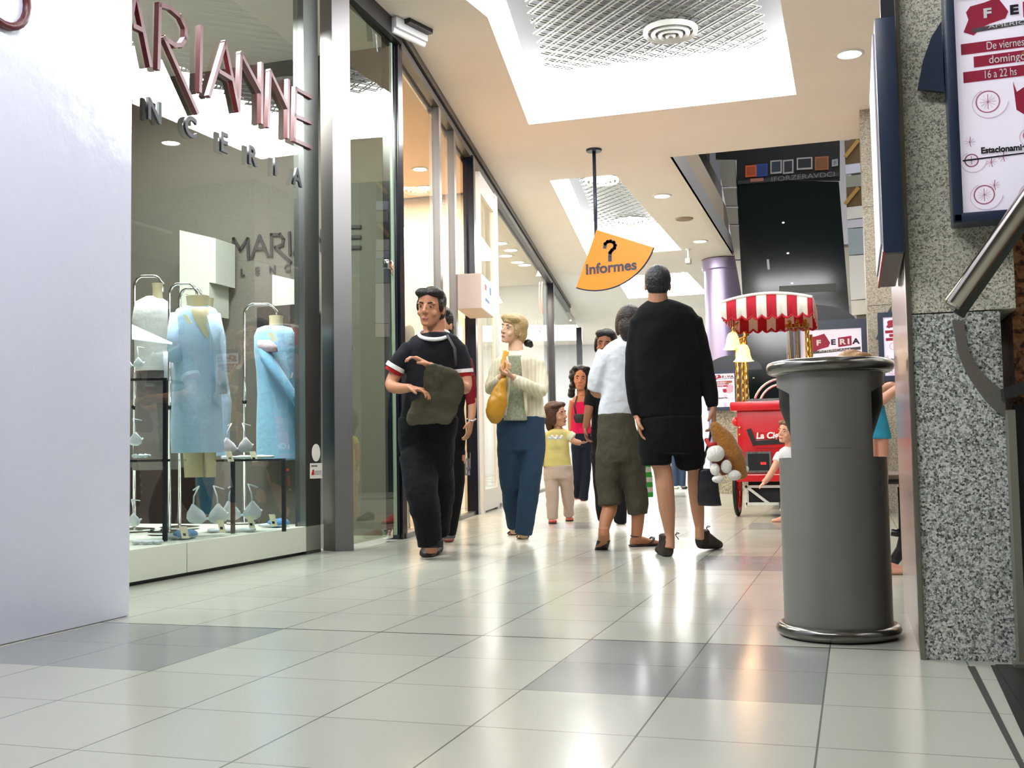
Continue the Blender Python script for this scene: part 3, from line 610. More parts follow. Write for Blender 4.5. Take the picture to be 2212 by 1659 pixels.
def shelf(o, along, depth, width, zs, label, rng, fill=3):
    """open shelf unit, o = front corner on the floor, along = direction of its front, depth direction = inward"""
    t = thing('display_shelf', o, label, 'display shelf'); H = zs[-1]+.35
    inn = V3((-along.y, along.x, 0))
    if inn.x > 0: inn = -inn
    for a in (0, width):
        w = MB(); w.box(o+along*a+inn*depth/2+ZV*H/2, (.03, depth, H), (along, inn, ZV)); w.build('side_panel', M_shelf, t)
    w = MB(); w.box(o+along*width/2+inn*depth+ZV*H/2, (width, .02, H), (along, inn, ZV)); w.build('back_panel', M_shelf, t)
    for z in zs:
        w = MB(); w.box(o+along*width/2+inn*depth/2+ZV*z, (width-.03, depth-.02, .03), (along, inn, ZV)); w.build('shelf_board', M_shelf, t)
    return [(o+along*(width*(i+.5)/fill)+inn*depth*.45+ZV*(z+.016), z, i) for z in zs for i in range(fill)], inn
ORD = ['lowest', 'second lowest', 'middle', 'second highest', 'highest', 'top']
def stock(slots, along, inn, zs, where, fill):
    for p, z, i in slots:
        w = MB(); h = random.uniform(.07, .16); w.box(p+ZV*h/2, (random.uniform(.22, .34), .28, h), (along, inn, ZV), bevel=.02)
        o = w.build('folded_garment', random.choice(M_cl), smooth=True, angle=40)
        tag(o, 'folded garment on the %s shelf of the %s, %s along it' % (ORD[min(zs.index(z), 5)], where, ('first', 'second', 'third')[i]), 'garment', 'folded garments on shop shelves')
zs = [.15, .55, .95, 1.35, 1.75]
o = V3((fb(14.2)-1.2, 13.5, 0)); sl, inn = shelf(o, BD, .38, 1.6, zs, 'white open display shelf inside the white shop, nearer the framed door', random); stock(sl, BD, inn, zs, 'nearer white shelf', 3)
o = V3((fb(17)-1.2, 16.3, 0)); sl, inn = shelf(o, BD, .38, 1.9, zs, 'white open display shelf inside the white shop, nearer the thin black post', random); stock(sl, BD, inn, zs, 'farther white shelf', 3)
o = V3((fb(21)-1.0, 20.5, 0)); sl, inn = shelf(o, BD, .38, 1.9, zs, 'white open display shelf in the far shop past the thin black posts', random); stock(sl, BD, inn, zs, 'far shop shelf', 3)
# low table with goods in the warm shop
tb = thing('display_table', (fb(9.6)-.75, 9.9, 0), 'low white display table inside the warm shop behind the man', 'table')
tx, ty = fb(9.6)-.75, 9.9
w = MB(); w.box((tx, ty, .42), (.7, 1.3, .04), bevel=.008); w.build('table_top', M_shelf, tb)
for i in (-1, 1):
    for j in (-1, 1):
        w = MB(); w.box((tx+i*.3, ty+j*.58, .20), (.05, .05, .40)); w.build('leg', M_shelf, tb)
for k, (dx, dy, c) in enumerate(((.12, -.4, (236, 232, 226)), (-.05, .05, (196, 130, 110)), (.1, .42, (226, 222, 230)))):
    w = MB(); w.ell((tx+dx, ty+dy, .49), (.13, .16, .05)); tag(w.build('folded_scarf', mat('scarf%d' % k, c, .8), smooth=True), ('white rolled scarf at the near end of the low table', 'terracotta rolled scarf in the middle of the low table', 'pale lilac rolled scarf at the far end of the low table')[k], 'scarf')
# ------------------------------------------------------------------ lingerie window display
M_skin = mat('mannequin_beige', (206, 192, 152), .5)
def cloth(name, rgb): return mat(name, rgb, .9, spec=.2, bump=.25, bscale=26, var=.06, vscale=14, sheen=.2)
M_blue = cloth('pale_blue_jersey', (178, 206, 230)); M_blue2 = cloth('sky_blue_jersey', (146, 194, 220)); M_wh = cloth('white_cotton', (214, 214, 210)); M_gy = cloth('grey_robe', (128, 122, 120))
def hangstand(t, pole_x, top, x2, base, tt, name_label=None):
    """chrome stand: upright, hooked top"""
    w = MB(); rise = [dep(pole_x, base, tt+.1), dep(pole_x, top+16, tt+.1)]
    arc = [dep(pole_x+(x2-pole_x)*(.5-.5*math.cos(a)) if False else pole_x+(x2-pole_x)*a/8, top+(16-16*math.sin(PI*min(a, 8-a)/4) if (a < 2 or a > 6) else 0), tt+.1) for a in range(9)]
    rise[0].z = .20; w.tube(rise+arc+[dep(x2, top+34, tt+.1)], pxm(3.2, tt), 10); w.build('chrome_stand', M_chrome, t, True)
    b = dep(pole_x, base, tt+.1); w = MB(); w.lathe([(.001, .195), (.13, .195), (.13, .205), (.02, .215), (.001, .215)], (b.x, b.y, 0)); w.build('stand_base', M_chrome, t, True, angle=40)
    w = MB(); w.ell(dep(pole_x, base-270, tt+.1), (.018, .018, .018)); w.build('clamp_knob', M_black, t, True)
def mann(label, t, body, neck, dress_mat, top=None):
    base = dep((body[-1][1]+body[-1][2])/2, body[-1][0], t)
    m = thing('mannequin', V3((base.x, base.y, .19)), label, 'mannequin')
    w = MB(); w.loft([sec(t, r, l, rr, .62) for r, l, rr in body], 28); w.build('dress', dress_mat, m, True, angle=60)
    w = MB(); w.loft([sec(t, r, l, rr, .8, -.01) for r, l, rr in neck], 20); w.build('neck', M_skin, m, True, angle=50)
    return m
def tgl(px):
    q = onvert(px, 1000, G0, G1); return (q-CAM).dot(FW)
# first pale blue dress
T1 = tgl(482)+.20
m1 = mann('headless mannequin in a pale blue V neck dress with hanging sleeve, front of the window', T1, [(661, 398, 452), (668, 382, 466), (690, 371, 474), (725, 369, 477), (770, 374, 476), (800, 376, 475), (850, 373, 478), (915, 369, 481), (978, 371, 484)], [(640, 402, 452), (655, 404, 449), (700, 405, 450)], M_blue)
w = MB(); w.loft([sec(T1, r, l, rr, .45, -.085) for r, l, rr in ((664, 412, 451), (690, 420, 452), (715, 434, 452), (730, 447, 451))], 14); w.build('chest', M_skin, m1, True)
w = MB(); w.tube([dep(462, 680, T1-.12), dep(474, 740, T1-.14), dep(476, 800, T1-.12), dep(478, 850, T1-.1)], [pxm(14, T1), pxm(13, T1), pxm(11, T1), pxm(13, T1)], 12); w.build('sleeve', M_blue, m1, True)
w = MB(); w.tube([dep(384, 680, T1-.02), dep(376, 730, T1-.06), dep(378, 780, T1-.1)], [pxm(17, T1), pxm(15, T1), pxm(13, T1)], 12); w.build('sleeve', M_blue, m1, True)
for l, r in ((397, 441), (442, 467)):
    w = MB(); w.loft([sec(T1, 960, l-2, r, .9), sec(T1, 1031, l+2, r-1, .9)], 18); w.build('thigh', M_skin, m1, True, angle=40)
w = MB(); w.prism([dep(394, 679, T1-.17), dep(405, 682, T1-.17), dep(415, 698, T1-.17), dep(405, 700, T1-.17)], FY*.004); w.build('price_tag', mat('tag_cream', (232, 226, 190), .7), m1)
for bx in (405, 437): w = MB(); w.tube([dep(bx-4, 637, T1), dep(bx+12, 640, T1)], .006, 6); w.build('neck_clip', M_chrome, m1)
w = MB(); w.tube([dep(x, r, T1-.16) for x, r in ((446, 700), (455, 722), (456, 760))], .006, 6); w.build('placket', mat('placket_blue', (176, 206, 216), .8), m1)
hangstand(m1, 366, 614, 425, 1150, T1)
# jeans of a half figure under the dress: dark blue stocking stand
w = MB(); w.loft([sec(T1+.25, r, l, rr, .9) for r, l, rr in ((1030, 423, 464), (1060, 427, 462), (1110, 434, 456))], 18)
tag(w.build('stocking_form', cloth('stocking_blue', (62, 96, 120)), smooth=True, angle=50), 'dark blue stocking leg form standing below the front pale blue dress', 'leg form')
# pale blue robe behind it
m3 = mann('headless mannequin in a pale blue robe half hidden behind the front dress', 7.15, [(672, 452, 470), (690, 440, 478), (730, 440, 488), (800, 445, 490), (860, 448, 498), (868, 448, 500), (940, 450, 496), (985, 446, 498)], [(644, 436, 462), (662, 438, 460), (690, 440, 460)], cloth('robe_blue', (160, 190, 212)))
hangstand(m3, 388, 624, 438, 1140, 7.15)
# white top and grey robe at the left
m4 = mann('headless mannequin in a white top at the left edge of the window', 7.0, [(640, 316, 345), (652, 292, 362), (690, 286, 366), (730, 290, 362), (800, 292, 358)], [(612, 328, 352), (625, 330, 350), (650, 330, 352)], M_wh)
w = MB(); w.loft([sec(7.05, r, l, rr, .5) for r, l, rr in ((795, 292, 362), (860, 294, 372), (940, 290, 378), (1015, 286, 384))], 24); w.build('robe_skirt', M_gy, m4, True)
w = MB(); w.loft([sec(6.95, r, l, rr, .6) for r, l, rr in ((760, 352, 374), (800, 354, 384), (870, 356, 380), (900, 358, 372))], 16); w.build('hanging_sleeve', cloth('grey_white_robe', (178, 188, 194)), m4, True)
hangstand(m4, 290, 597, 352, 1150, 7.0)
# second dress by the jamb
T2 = tgl(662)+.26
m2 = mann('headless mannequin in a sky blue dress with a draped long sleeve, beside the steel jamb', T2, [(704, 570, 612), (709, 556, 630), (725, 549, 639), (760, 549, 645), (800, 554, 649), (850, 556, 651), (920, 554, 655), (994, 554, 663)], [(682, 581, 612), (692, 582, 611), (730, 580, 612)], M_blue2)
w = MB(); w.tube([dep(566, 738, T2-.10), dep(578, 775, T2-.15), dep(606, 815, T2-.17), dep(634, 855, T2-.15), dep(650, 876, T2-.14)], [pxm(13, T2), pxm(17, T2), pxm(14, T2), pxm(12, T2), pxm(14, T2)], 12, flat=.6); w.build('draped_sleeve', cloth('draped_blue', (112, 164, 192)), m2, True)
w = MB(); w.prism([dep(577, 718, T2-.2), dep(590, 719, T2-.2), dep(599, 736, T2-.2), dep(588, 737, T2-.2)], FY*.004); w.build('price_tag', MATS['tag_cream'], m2)
w = MB(); w.loft([sec(T2, r, l, rr, .5, -.14) for r, l, rr in ((735, 556, 584), (748, 556, 598), (760, 562, 600))], 12); w.build('pink_scarf_edge', cloth('pink_cloth', (206, 186, 196)), m2, True)
hangstand(m2, 528, 657, 598, 1138, T2)
# furniture of the shop: wall cabinets, dark poster, lit ledge, glass shelves
def boxpx(name, y, pts, d, m, label, cat, smooth=False):
    w = MB(); w.prism([ony(px, py, y) for px, py in pts], (0, d, 0)); return tag(w.build(name, m), label, cat)
boxpx('wall_cabinet', 7.9, [(388, 497), (466, 515), (466, 612), (452, 610), (452, 680), (388, 670)], .3, mat('cabinet_white', (190, 194, 182), .6), 'white wall cabinet above the mannequins, left of the wall lettering', 'cabinet')
boxpx('wall_panel', 8.05, [(588, 593), (662, 610), (662, 657), (588, 664)], .15, MATS['cabinet_white'], 'white wall panel below the inner lettering beside the steel jamb', 'panel')
bp = boxpx('wall_poster', 8.0, [(555, 664), (664, 655), (664, 990), (555, 990)], .2, mat('poster_dark', (34, 30, 30), .5), 'tall dark fashion poster on the shop wall behind the sky blue dress', 'poster')
w = MB(); w.prism([ony(628, 700, 7.99), ony(660, 694, 7.99), ony(660, 960, 7.99), ony(640, 960, 7.99)], (0, .006, 0)); w.build('photo_print', mat('poster_brown', (92, 66, 56), .6), bp)
boxpx('dark_cabinet', 8.0, [(282, 1010), (392, 1010), (392, 1160), (282, 1160)], .2, mat('cabinet_maroon', (36, 20, 20), .6), 'low dark maroon cabinet behind the glass stand at left', 'cabinet')  # low box in one dark maroon
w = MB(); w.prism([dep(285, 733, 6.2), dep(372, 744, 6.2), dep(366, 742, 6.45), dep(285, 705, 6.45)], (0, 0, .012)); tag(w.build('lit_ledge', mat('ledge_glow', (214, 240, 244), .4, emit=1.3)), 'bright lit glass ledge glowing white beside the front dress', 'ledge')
M_sg = glass('shelf_glass', (.80, .88, .86), 1.0); M_leg = mat('stand_black', (22, 24, 30), .4)
def stand(label, legs, boards, t, zfoot=.19):
    ps = [dep(x, r, t+dt) for x, r, dt in legs]
    st = thing('glass_stand', V3((ps[0].x, ps[0].y, zfoot)), label, 'display stand')
    ztop = max(dep(b[0][0], b[0][1], t).z for b in boards)
    for p in ps:
        w = MB(); w.box(V3((p.x, p.y, (zfoot+ztop)/2)), (.022, .022, ztop-zfoot), (BD, BN, ZV)); w.build('leg', M_leg, st)
    for (a, b) in boards:
        pa, pb = dep(*a, t), dep(*b, t); pa.z = pb.z = (pa.z+pb.z)/2; back = FY*.34
        w = MB(); w.prism([pa, pb, pb+back, pa+back], (0, 0, .012)); w.build('glass_shelf', M_sg, st)
        w = MB(); w.bar(pa+V3((0, 0, .006)), pb+V3((0, 0, .006)), .016, .014, (0, 0, 1)); w.build('shelf_edge', M_leg, st)
    return st
stand('black legged glass stand at the left edge of the lingerie window', [(357, 1000, 0)], [((270, 822), (358, 822)), ((270, 998), (364, 997))], 6.22)
stand('black legged glass stand carrying a bra in the middle of the lingerie window', [(503, 1000, 0), (613, 1000, .1)], [((470, 997), (614, 995))], 6.75)
# lingerie: bras, slippers, tags
def bra(cx, cy, wpx, t, label, m, tiltz=0.):
    t = max(t, tgl(cx+wpx*.4)+.10); s = pxm(wpx, t); c = dep(cx, cy, t); b = thing('bra', c, label, 'bra')
    a, u = RX, (ZV*.9-FY*.43).normalized(); n = a.cross(u)
    for k, sx in ((0, -1), (1, 1)):
        w = MB(); w.loft([(c+a*(sx*s*(.25+.06*q))+u*(s*(-.22+.52*q))+n*(-.02*q*0), s*rx, s*ry, a, n) for q, rx, ry in ((0, .12, .05), (.12, .21, .13), (.32, .24, .18), (.55, .20, .14), (.78, .11, .07), (1, .03, .02))], 18); w.build('cup', m, b, True)
        w = MB(); p0 = c+a*(sx*s*.30)+u*(s*.26); w.tube([p0, p0+u*(s*.22)+a*(-sx*s*.02)+n*(-.02), p0+u*(s*.40)-a*(sx*s*.12)+n*(-.06), p0+u*(s*.22)+a*(sx*s*.08)+n*(-.10)], s*.022, 6); w.build('strap', m, b, True)
    w = MB(); w.tube([c-a*(s*.5)-u*(s*.02)-n*.03, c-a*(s*.28)-u*(s*.22), c-u*(s*.10), c+a*(s*.28)-u*(s*.22), c+a*(s*.5)-u*(s*.02)-n*.03], s*.032, 8); w.build('band', m, b, True)
M_lace = cloth('white_lace', (222, 228, 232))
bra(447, 1112, 88, 6.2, 'white bra with raised straps standing on the plinth, left of the black leg', M_lace)
bra(522, 1105, 84, 6.45, 'white bra with raised straps standing on the plinth, right of the black leg', M_lace)
bra(512, 963, 66, 6.9, 'white lace bra standing on the glass shelf', cloth('blush_lace', (226, 218, 220)))
bra(276, 950, 60, 6.4, 'white bra half hidden behind the hoarding on the middle shelf', M_lace)
bra(272, 1125, 60, 6.3, 'white bra half hidden behind the hoarding on the plinth', M_lace)
bra(286, 785, 46, 6.5, 'white bra on the upper glass shelf at the left edge of the window', M_lace)
M_slip = cloth('slipper_blue', (86, 138, 186))
def slippers(cx, cy, wpx, t, label, ang):
    t = max(t, tgl(cx+wpx*.5)+.12); s = pxm(wpx, t); c = dep(cx, cy, t); c.z = .19
    for k in (0, 1):
        d = (RX*math.cos(ang)+FY*-math.sin(ang)).normalized(); sd = V3((-d.y, d.x, 0)); o = c+sd*(k*s*.36)
        sl = thing('slipper', o, label+(', nearer one of the pair', ', farther one of the pair')[k], 'slipper')
        w = MB(); w.ell(o+ZV*.014, (s*.5, s*.17, .014), (d, sd, ZV)); w.build('sole', mat('sole_pale', (190, 196, 196), .7), sl, True)
        w = MB(); w.ell(o+d*s*.18+ZV*(s*.13), (s*.30, s*.17, s*.15), (d, sd, ZV)); w.build('upper', M_slip, sl, True)
slippers(382, 1148, 72, 6.1, 'soft blue slipper beside the black leg of the left stand', .3)
slippers(585, 1112, 66, 6.75, 'soft blue slipper at the jamb end of the plinth', .3)
def ptag(cx, cy, t, label, w_=13, h_=26):
    t = max(t, tgl(cx+6)+.05); c = dep(cx, cy, t); w = MB(); sl = 6
    w.prism([dep(cx-w_/2-sl/2, cy-h_/2, t), dep(cx+w_/2-sl/2, cy-h_/2, t), dep(cx+w_/2+sl/2, cy+h_/2, t-.02), dep(cx-w_/2+sl/2, cy+h_/2, t-.02)], FY*.004)
    o = w.build('price_tag', MATS['tag_cream']); tag(o, label, 'price tag')
    w = MB(); w.prism([dep(cx-3, cy+2, t-.014), dep(cx+3, cy+2, t-.014), dep(cx+4, cy+8, t-.016), dep(cx-2, cy+8, t-.016)], FY*.001); w.build('printed_price', M_text, o)
ptag(398, 1150, 5.95, 'cream price tag leaning before the blue slippers at left', 16, 26)
ptag(478, 1136, 6.1, 'cream price tag before the left bra on the plinth')
ptag(542, 1128, 6.3, 'cream price tag before the right bra on the plinth')
ptag(590, 1124, 6.6, 'cream price tag before the blue slippers near the jamb')
ptag(496, 986, 6.72, 'cream price tag on the glass shelf left of the bra', 13, 22)
ptag(548, 986, 6.72, 'cream price tag on the glass shelf right of the bra', 13, 22)
for k, (cx, cy, wp, t, zz, lab) in enumerate(((500, 1143, 100, 6.2, .19, 'folded white lingerie lying flat on the plinth before the bras'), (318, 1172, 60, 5.9, .19, 'folded white lingerie at the left corner of the plinth'), (305, 989, 34, 6.4, None, 'folded white lingerie on the middle shelf at left'), (535, 991, 110, 6.8, None, 'folded white lingerie strip on the glass shelf under the bra'))):
    t = max(t, tgl(cx+wp*.5)+.08); c = dep(cx, cy, t); s = pxm(wp, t); z0 = c.z if zz is None else zz; w = MB()
    w.loft([(V3((c.x, c.y, z0+.012))+RX*(s*(i/8-.5)), .05*(.6+.4*math.sin(i*1.9)), .010+.004*math.sin(i*2.3), FY, ZV) for i in range(9)], 12); tag(w.build('folded_lingerie', M_lace, smooth=True), lab, 'lingerie')

# tags hanging inside the glass door, mannequin in the warm shop
t = thing('hanging_tags', onvert(773, 780, D0, D1)-dn*.10, 'two small navy and purple tags hanging on a string inside the glass door', 'hanging tag')
TP = lambda x, y: onvert(x, y, D0, D1)-dn*.10
w = MB(); w.tube([TP(773, 712), TP(773, 742)], .003, 6); w.build('string', M_black, t)
w = MB(); w.prism([TP(763, 740), TP(783, 741), TP(783, 759), TP(763, 758)], -dn*.004); w.build('navy_tag', M_navy, t)
w = MB(); w.prism([TP(763, 764), TP(783, 764), TP(783, 781), TP(763, 780)], -dn*.004); w.build('purple_tag', mat('tag_purple', (96, 50, 150), .5), t)
TW = 9.75; m = thing('mannequin', dep(880, 1000, TW), 'pale headed mannequin in a white top inside the warm shop, left of the man', 'mannequin'); m.location.z = 0; ORG[m.name].z = 0
w = MB(); w.ell(dep(881, 720, TW), (.062, .07, .085)); w.loft([sec(TW, r, l, rr, .8) for r, l, rr in ((732, 876, 888), (752, 874, 890))], 14); w.build('head', mat('mannequin_pale', (232, 206, 176), .5), m, True)
w = MB(); w.loft([sec(TW, r, l, rr, .55) for r, l, rr in ((746, 868, 894), (758, 856, 906), (800, 860, 902), (860, 864, 898), (900, 860, 902))], 20); w.build('white_top', M_wh, m, True)
w = MB(); w.loft([sec(TW, r, l, rr, .55) for r, l, rr in ((890, 861, 901), (960, 866, 896))], 20); w.build('skirt', M_gy, m, True)
b_ = dep(881, 940, TW); w = MB(); w.cyl((b_.x, b_.y, .0), (b_.x, b_.y, b_.z), .014); w.lathe([(.001, .0), (.14, .0), (.14, .012), (.001, .016)], (b_.x, b_.y, 0)); w.build('stand_rod', M_chrome, m, True, angle=40)
# ================================================================== litter bin, light boxes, handrail, cart
M_bin = mat('bin_steel', (142, 140, 135), .42, .55, bump=.03, bscale=200); M_rim = mat('rim_steel', (122, 120, 114), .2, .9); M_in = mat('liner_black', (7, 7, 9), .5)
BC = V3((-.078, 4.005, 0)); bn = thing('litter_bin', BC, 'round grey steel litter bin with side openings standing by the granite pillar', 'litter bin')
R0 = .183
def shell(z0, z1, a0, a1, n=40):
    w.lathe([(R0, z0), (R0, z1), (R0-.004, z1), (R0-.004, z0), (R0, z0)], BC, n, a0, a1)
w = MB(); shell(.03, .618, 0, 2*PI, 72)
fd = math.atan2(-1, .02)                       # side that faces the camera
for c0 in (fd, fd+PI): shell(.618, .875, c0-math.radians(48), c0+math.radians(47))
shell(.872, .915, 0, 2*PI, 72)
# arched upper corners of the two openings
for sgn in (-1, 1):
    for e in (0, 1):
        mid = fd+sgn*PI/2; a_e = mid+(1 if e else -1)*math.radians(43)
        for k in range(24):
            f0 = k/24; aa = a_e-(1 if e else -1)*math.radians(43)*f0; ab = a_e-(1 if e else -1)*math.radians(43)*(f0+1/24)
            h = .030*(1-f0)**2+.004
            w.lathe([(R0, .875-h), (R0, .875), (R0-.004, .875), (R0-.004, .875-h), (R0, .875-h)], BC, 1, min(aa, ab), max(aa, ab))
w.build('shell', M_bin, bn, True, angle=35)
w = MB(); w.tube([BC+V3((.196*math.cos(a*PI/32), .196*math.sin(a*PI/32), .936)) for a in range(64)], .0235, 14, closed=True); w.lathe([(.17, .905), (.19, .915), (.2, .93)], BC, 48); w.build('top_rim', M_rim, bn, True)
w = MB(); w.tube([BC+V3((.190*math.cos(a*PI/32), .190*math.sin(a*PI/32), .024)) for a in range(64)], .022, 14, closed=True); w.build('base_ring', M_rim, bn, True)
w = MB(); w.lathe([(.001, .93), (.17, .928), (.176, .90), (.176, .80), (.128, .66), (.11, .62)], BC, 48); w.build('ash_hopper', M_in, bn, True, angle=40)
w = MB(); w.lathe([(.001, .60), (.178, .60)], BC, 48); w.build('inner_floor', M_in, bn, True, angle=40)
p = BC+V3((.035, -.185, .653)); w = MB()
for k in range(14): w.box(BC+V3(((R0+.001)*math.sin(-.28+k*.05)*1, -(R0+.001)*math.cos(-.28+k*.05), .655+.001*math.sin(k*2.2))), (.006+.004*(k % 3), .0015, .0012))
w.build('scratch_marks', mat('scratch', (150, 146, 140), .4), bn)
# ---- poster designs
M_paper = mat('poster_paper', (232, 226, 242), .5, emit=.3); M_red = mat('poster_red', (170, 30, 66), .55); M_pink = mat('poster_pink', (222, 176, 194), .6); M_pline = mat('poster_line', (196, 120, 144), .6); M_gold = mat('hat_brown', (170, 118, 70), .6)
def poster(t, org, xd, yd, wd, ht, full=True, emit=None):
    """poster sheet with the fair's print; org = lower left corner; nz = towards the viewer"""
    xd, yd = V3(xd).normalized(), V3(yd).normalized(); nz = xd.cross(yd); P = lambda u, v, d=0: org+xd*(u*wd)+yd*(v*ht)+nz*d
    w = MB(); w.prism([P(0, 0), P(1, 0), P(1, 1), P(0, 1)], nz*-.004); w.build('poster_sheet', emit or M_paper, t)
    def flat(pts, d, m, name): w = MB(); w.prism([P(u, v, d) for u, v in pts], nz*.0008); w.build(name, m, t)
    blob = [(.08, .83), (.13, .885), (.11, .92), (.15, .945), (.28, .955), (.40, .97), (.44, .94), (.49, .90), (.46, .87), (.32, .855), (.24, .84), (.17, .81)]
    flat(blob, .0012, M_red, 'red_flash'); flat([(.62, .865), (.84, .875), (.84, .945), (.62, .935)], .0012, M_red, 'red_flash')
    k = wd
    for ch, u, m in (('F', .30, M_wtext), ('E', .54, M_letterk), ('R', .69, M_wtext), ('I', .79, M_wtext), ('A', .91, M_letterk)):
        text(ch, .125*k, m, 'lettering', t, P(u, .902, .003), xd, yd, ext=.0006, bold=.006*k, sx=1.25)
    flat([(.16, .842), (.98, .862), (.98, .84), (.16, .822)], .0014, mat('poster_grey', (90, 84, 92), .6), 'word_band')
    text('AMERICANA', .05*k, M_wtext, 'lettering', t, P(.57, .842, .003), xd+yd*.02, yd, ext=.0006, sx=1.9)
    rows = (('De viernes a', .752, .05, .90), ('domingo', .688, .16, .76), ('16 a 22 hs', .622, .06, .72))
    for s, v, u0, u1 in rows:
        flat([(u0, v-.026), (u1, v-.021), (u1, v+.029), (u0, v+.024)], .0012, M_red, 'text_band')
        text(s, .112*k, M_wtext, 'lettering', t, P((u0+u1)/2, v, .003), xd, yd, ext=.0006, bold=0, sx=min(1.15, (u1-u0)*9.6/len(s)/.98))
    w = MB(); rnd = random.Random(3)
    for u, v, r in ((.27, .50, .105), (.20, .08, .09), (.62, .07, .08), (.10, .24, .06), (.62, .33, .05)):
        w = MB(); w.tube([P(u, v, .001)+xd*(r*k*math.cos(a*PI/14))+yd*(r*k*math.sin(a*PI/14)) for a in range(28)], .006*k, 4, closed=True, flat=.15)
        for a in range(12): w.tube([P(u, v, .001), P(u, v, .001)+xd*(r*.7*k*math.cos(a*PI/6))+yd*(r*.7*k*math.sin(a*PI/6))], .003*k, 4, flat=.2)
        w.tube([P(u, v, .001)+xd*((r+.02+.06*q/20)*k*math.cos(2+q*.22))+yd*((r+.02+.06*q/20)*k*math.sin(2+q*.22)) for q in range(20)], .006*k, 4, flat=.15); w.build('printed_scroll', M_pline, t)
    for q in range(7):
        u, v = rnd.uniform(.08, .9), rnd.uniform(.04, .38)
        w = MB()
        for a in range(9): w.tube([P(u, v, .001), P(u, v, .001)+xd*(.05*k*math.cos(a*.7))+yd*(.05*k*math.sin(a*.7))], .0035*k, 4, flat=.2)
        w.build('printed_flower', M_pline, t)
    w.bm.free()
    flat([(.02, .245), (1, .262), (1, .256), (.02, .238)], .0012, M_letterk, 'rule_line')
    text('Estacionamiento', .083*k, M_text, 'lettering', t, P(.44, .278, .003), xd, yd, ext=.0006, sx=.92, bold=.001)
    # figure with a brown hat and a red handbag
    flat([(.62, .42), (.78, .40), (.92, .44), (.95, .60), (.88, .68), (.72, .66), (.64, .55)], .0011, M_pink, 'printed_dress')
    flat([(.58, .70), (.70, .745), (.88, .75), (.94, .72), (.80, .70), (.70, .69)], .0014, M_gold, 'printed_hat')
    flat([(.50, .58), (.53, .53), (.60, .55), (.66, .53), (.68, .46), (.60, .42), (.52, .45)], .0016, M_red, 'printed_bag')
# ---- big light box on the pillar front
LB = thing('light_box', V3((.3, 3.5, 1.34)), 'navy framed poster light box on the front face of the granite pillar', 'light box')
YL = 3.50; c0 = ony(2045, 0, YL); bl = ony(2080, 462, YL); xl, zb = bl.x, bl.z
lean = (ony(2041, 15, YL)-bl)
zt = zb+.672; xr_ = xl+.31
w = MB(); w.lohi((xl-.028, YL+.01, zb-.028), (xr_+.028, 3.585, zt+.03), bevel=.004); w.build('case', M_navy, LB)
for a, b in (((xl-.03, zb-.03), (xl, zt+.03)), ((xr_, zb-.03), (xr_+.03, zt+.03)), ((xl-.03, zb-.03), (xr_+.03, zb)), ((xl-.03, zt), (xr_+.03, zt+.03))):
    w = MB(); w.lohi((a[0], YL-.022, a[1]), (b[0], YL+.02, b[1]), bevel=.006); w.build('frame_bar', M_navy, LB, True, angle=40)
poster(LB, V3((xl, YL+.004, zb)), XV, ZV, .31, .672)
pf = [ony(2034, 45, 3.56), ony(2012, 80, 3.56), ony(1994, 130, 3.56), ony(1982, 192, 3.56), ony(2040, 198, 3.56)]
w = MB(); w.prism(pf, (0, .02, 0)); w.build('side_fin', M_navy, LB)
# ---- light box on the pillar side, seen edge on
LS = thing('light_box', V3((.13, 3.9, 1.24)), 'dark navy light box seen edge on at the corner of the granite pillar', 'light box')
w = MB(); w.lohi((.104, 3.50, 1.245), (.166, 4.25, 1.985), bevel=.006); w.build('case', M_navy, LS, True, angle=40)
w = MB(); w.lohi((.098, 3.54, 1.28), (.1045, 4.21, 1.95)); w.build('poster_sheet', mat('dim_paper', (196, 192, 204), .5), LS)
w = MB(); w.lohi((.102, 3.497, 1.2435), (.108, 4.25, 1.249)); w.build('red_edge', MATS['sign_red'], LS)
w = MB(); w.lohi((.11, 3.515, 1.249), (.16, 4.24, 1.2445)); w.build('vent_strip', M_black, LS)
w = MB(); w.prism([(.134+.03*0, 3.52, 1.70), (.166, 3.52, 1.70), (.166, 3.52, 2.5), (.125, 3.52, 2.5), (.125, 3.52, 1.9)], (0, .02, 0)); w.build('side_fin', mat('navy_dark', (20, 26, 40), .4), LS)
# ---- steel handrail with its bracket, balustrade end, brown granite
HR = thing('handrail', V3((.35, 3.42, 1.05)), 'round steel handrail slanting up across the granite pillar', 'handrail')
YH = 3.44; a, b = ony(2056, 662, YH), ony(2196, 462, YH); d = (b-a)
w = MB(); w.tube([a, a+d*.02, a+d*3.6], [.022, .0275, .0275], 20); w.build('rail_tube', mat('rail_steel', (196, 188, 176), .16, 1.), HR, True, angle=50)
w = MB(); o = V3((.022, .02, -.020)); w.bar(a+o+d*.03, a+o+d*3.6, .034, .02, (0, -1, 0)); w.build('rail_channel', M_steeld, HR)
w = MB(); w.cyl(a+d*.35+V3((0, 0, 0)), V3(((a+d*.35).x, 3.6, (a+d*.35).z)), .010); w.build('wall_fixing', M_steeld, HR, True)
YP = 3.594
cv = [((1640, -30), (1735, -30)), ((1660, 80), (1745, 80)), ((1680, 200), (1770, 200)), ((1715, 300), (1808, 280)), ((1760, 400), (1850, 350)), ((1830, 505), (1905, 410)), ((1900, 600), (1965, 470)), ((1985, 690), (2050, 535)), ((2062, 740), (2070, 560))]
w = MB(); L = [ony(1612+x/3.687, 700+y/3.687, YP-.004) for (x, y), _ in cv]; Rr = [ony(1612+x/3.687, 700+y/3.687, YP-.004) for _, (x, y) in cv]
for i in range(len(cv)-1): w.prism([L[i], L[i+1], Rr[i+1], Rr[i]], (0, .009, 0))
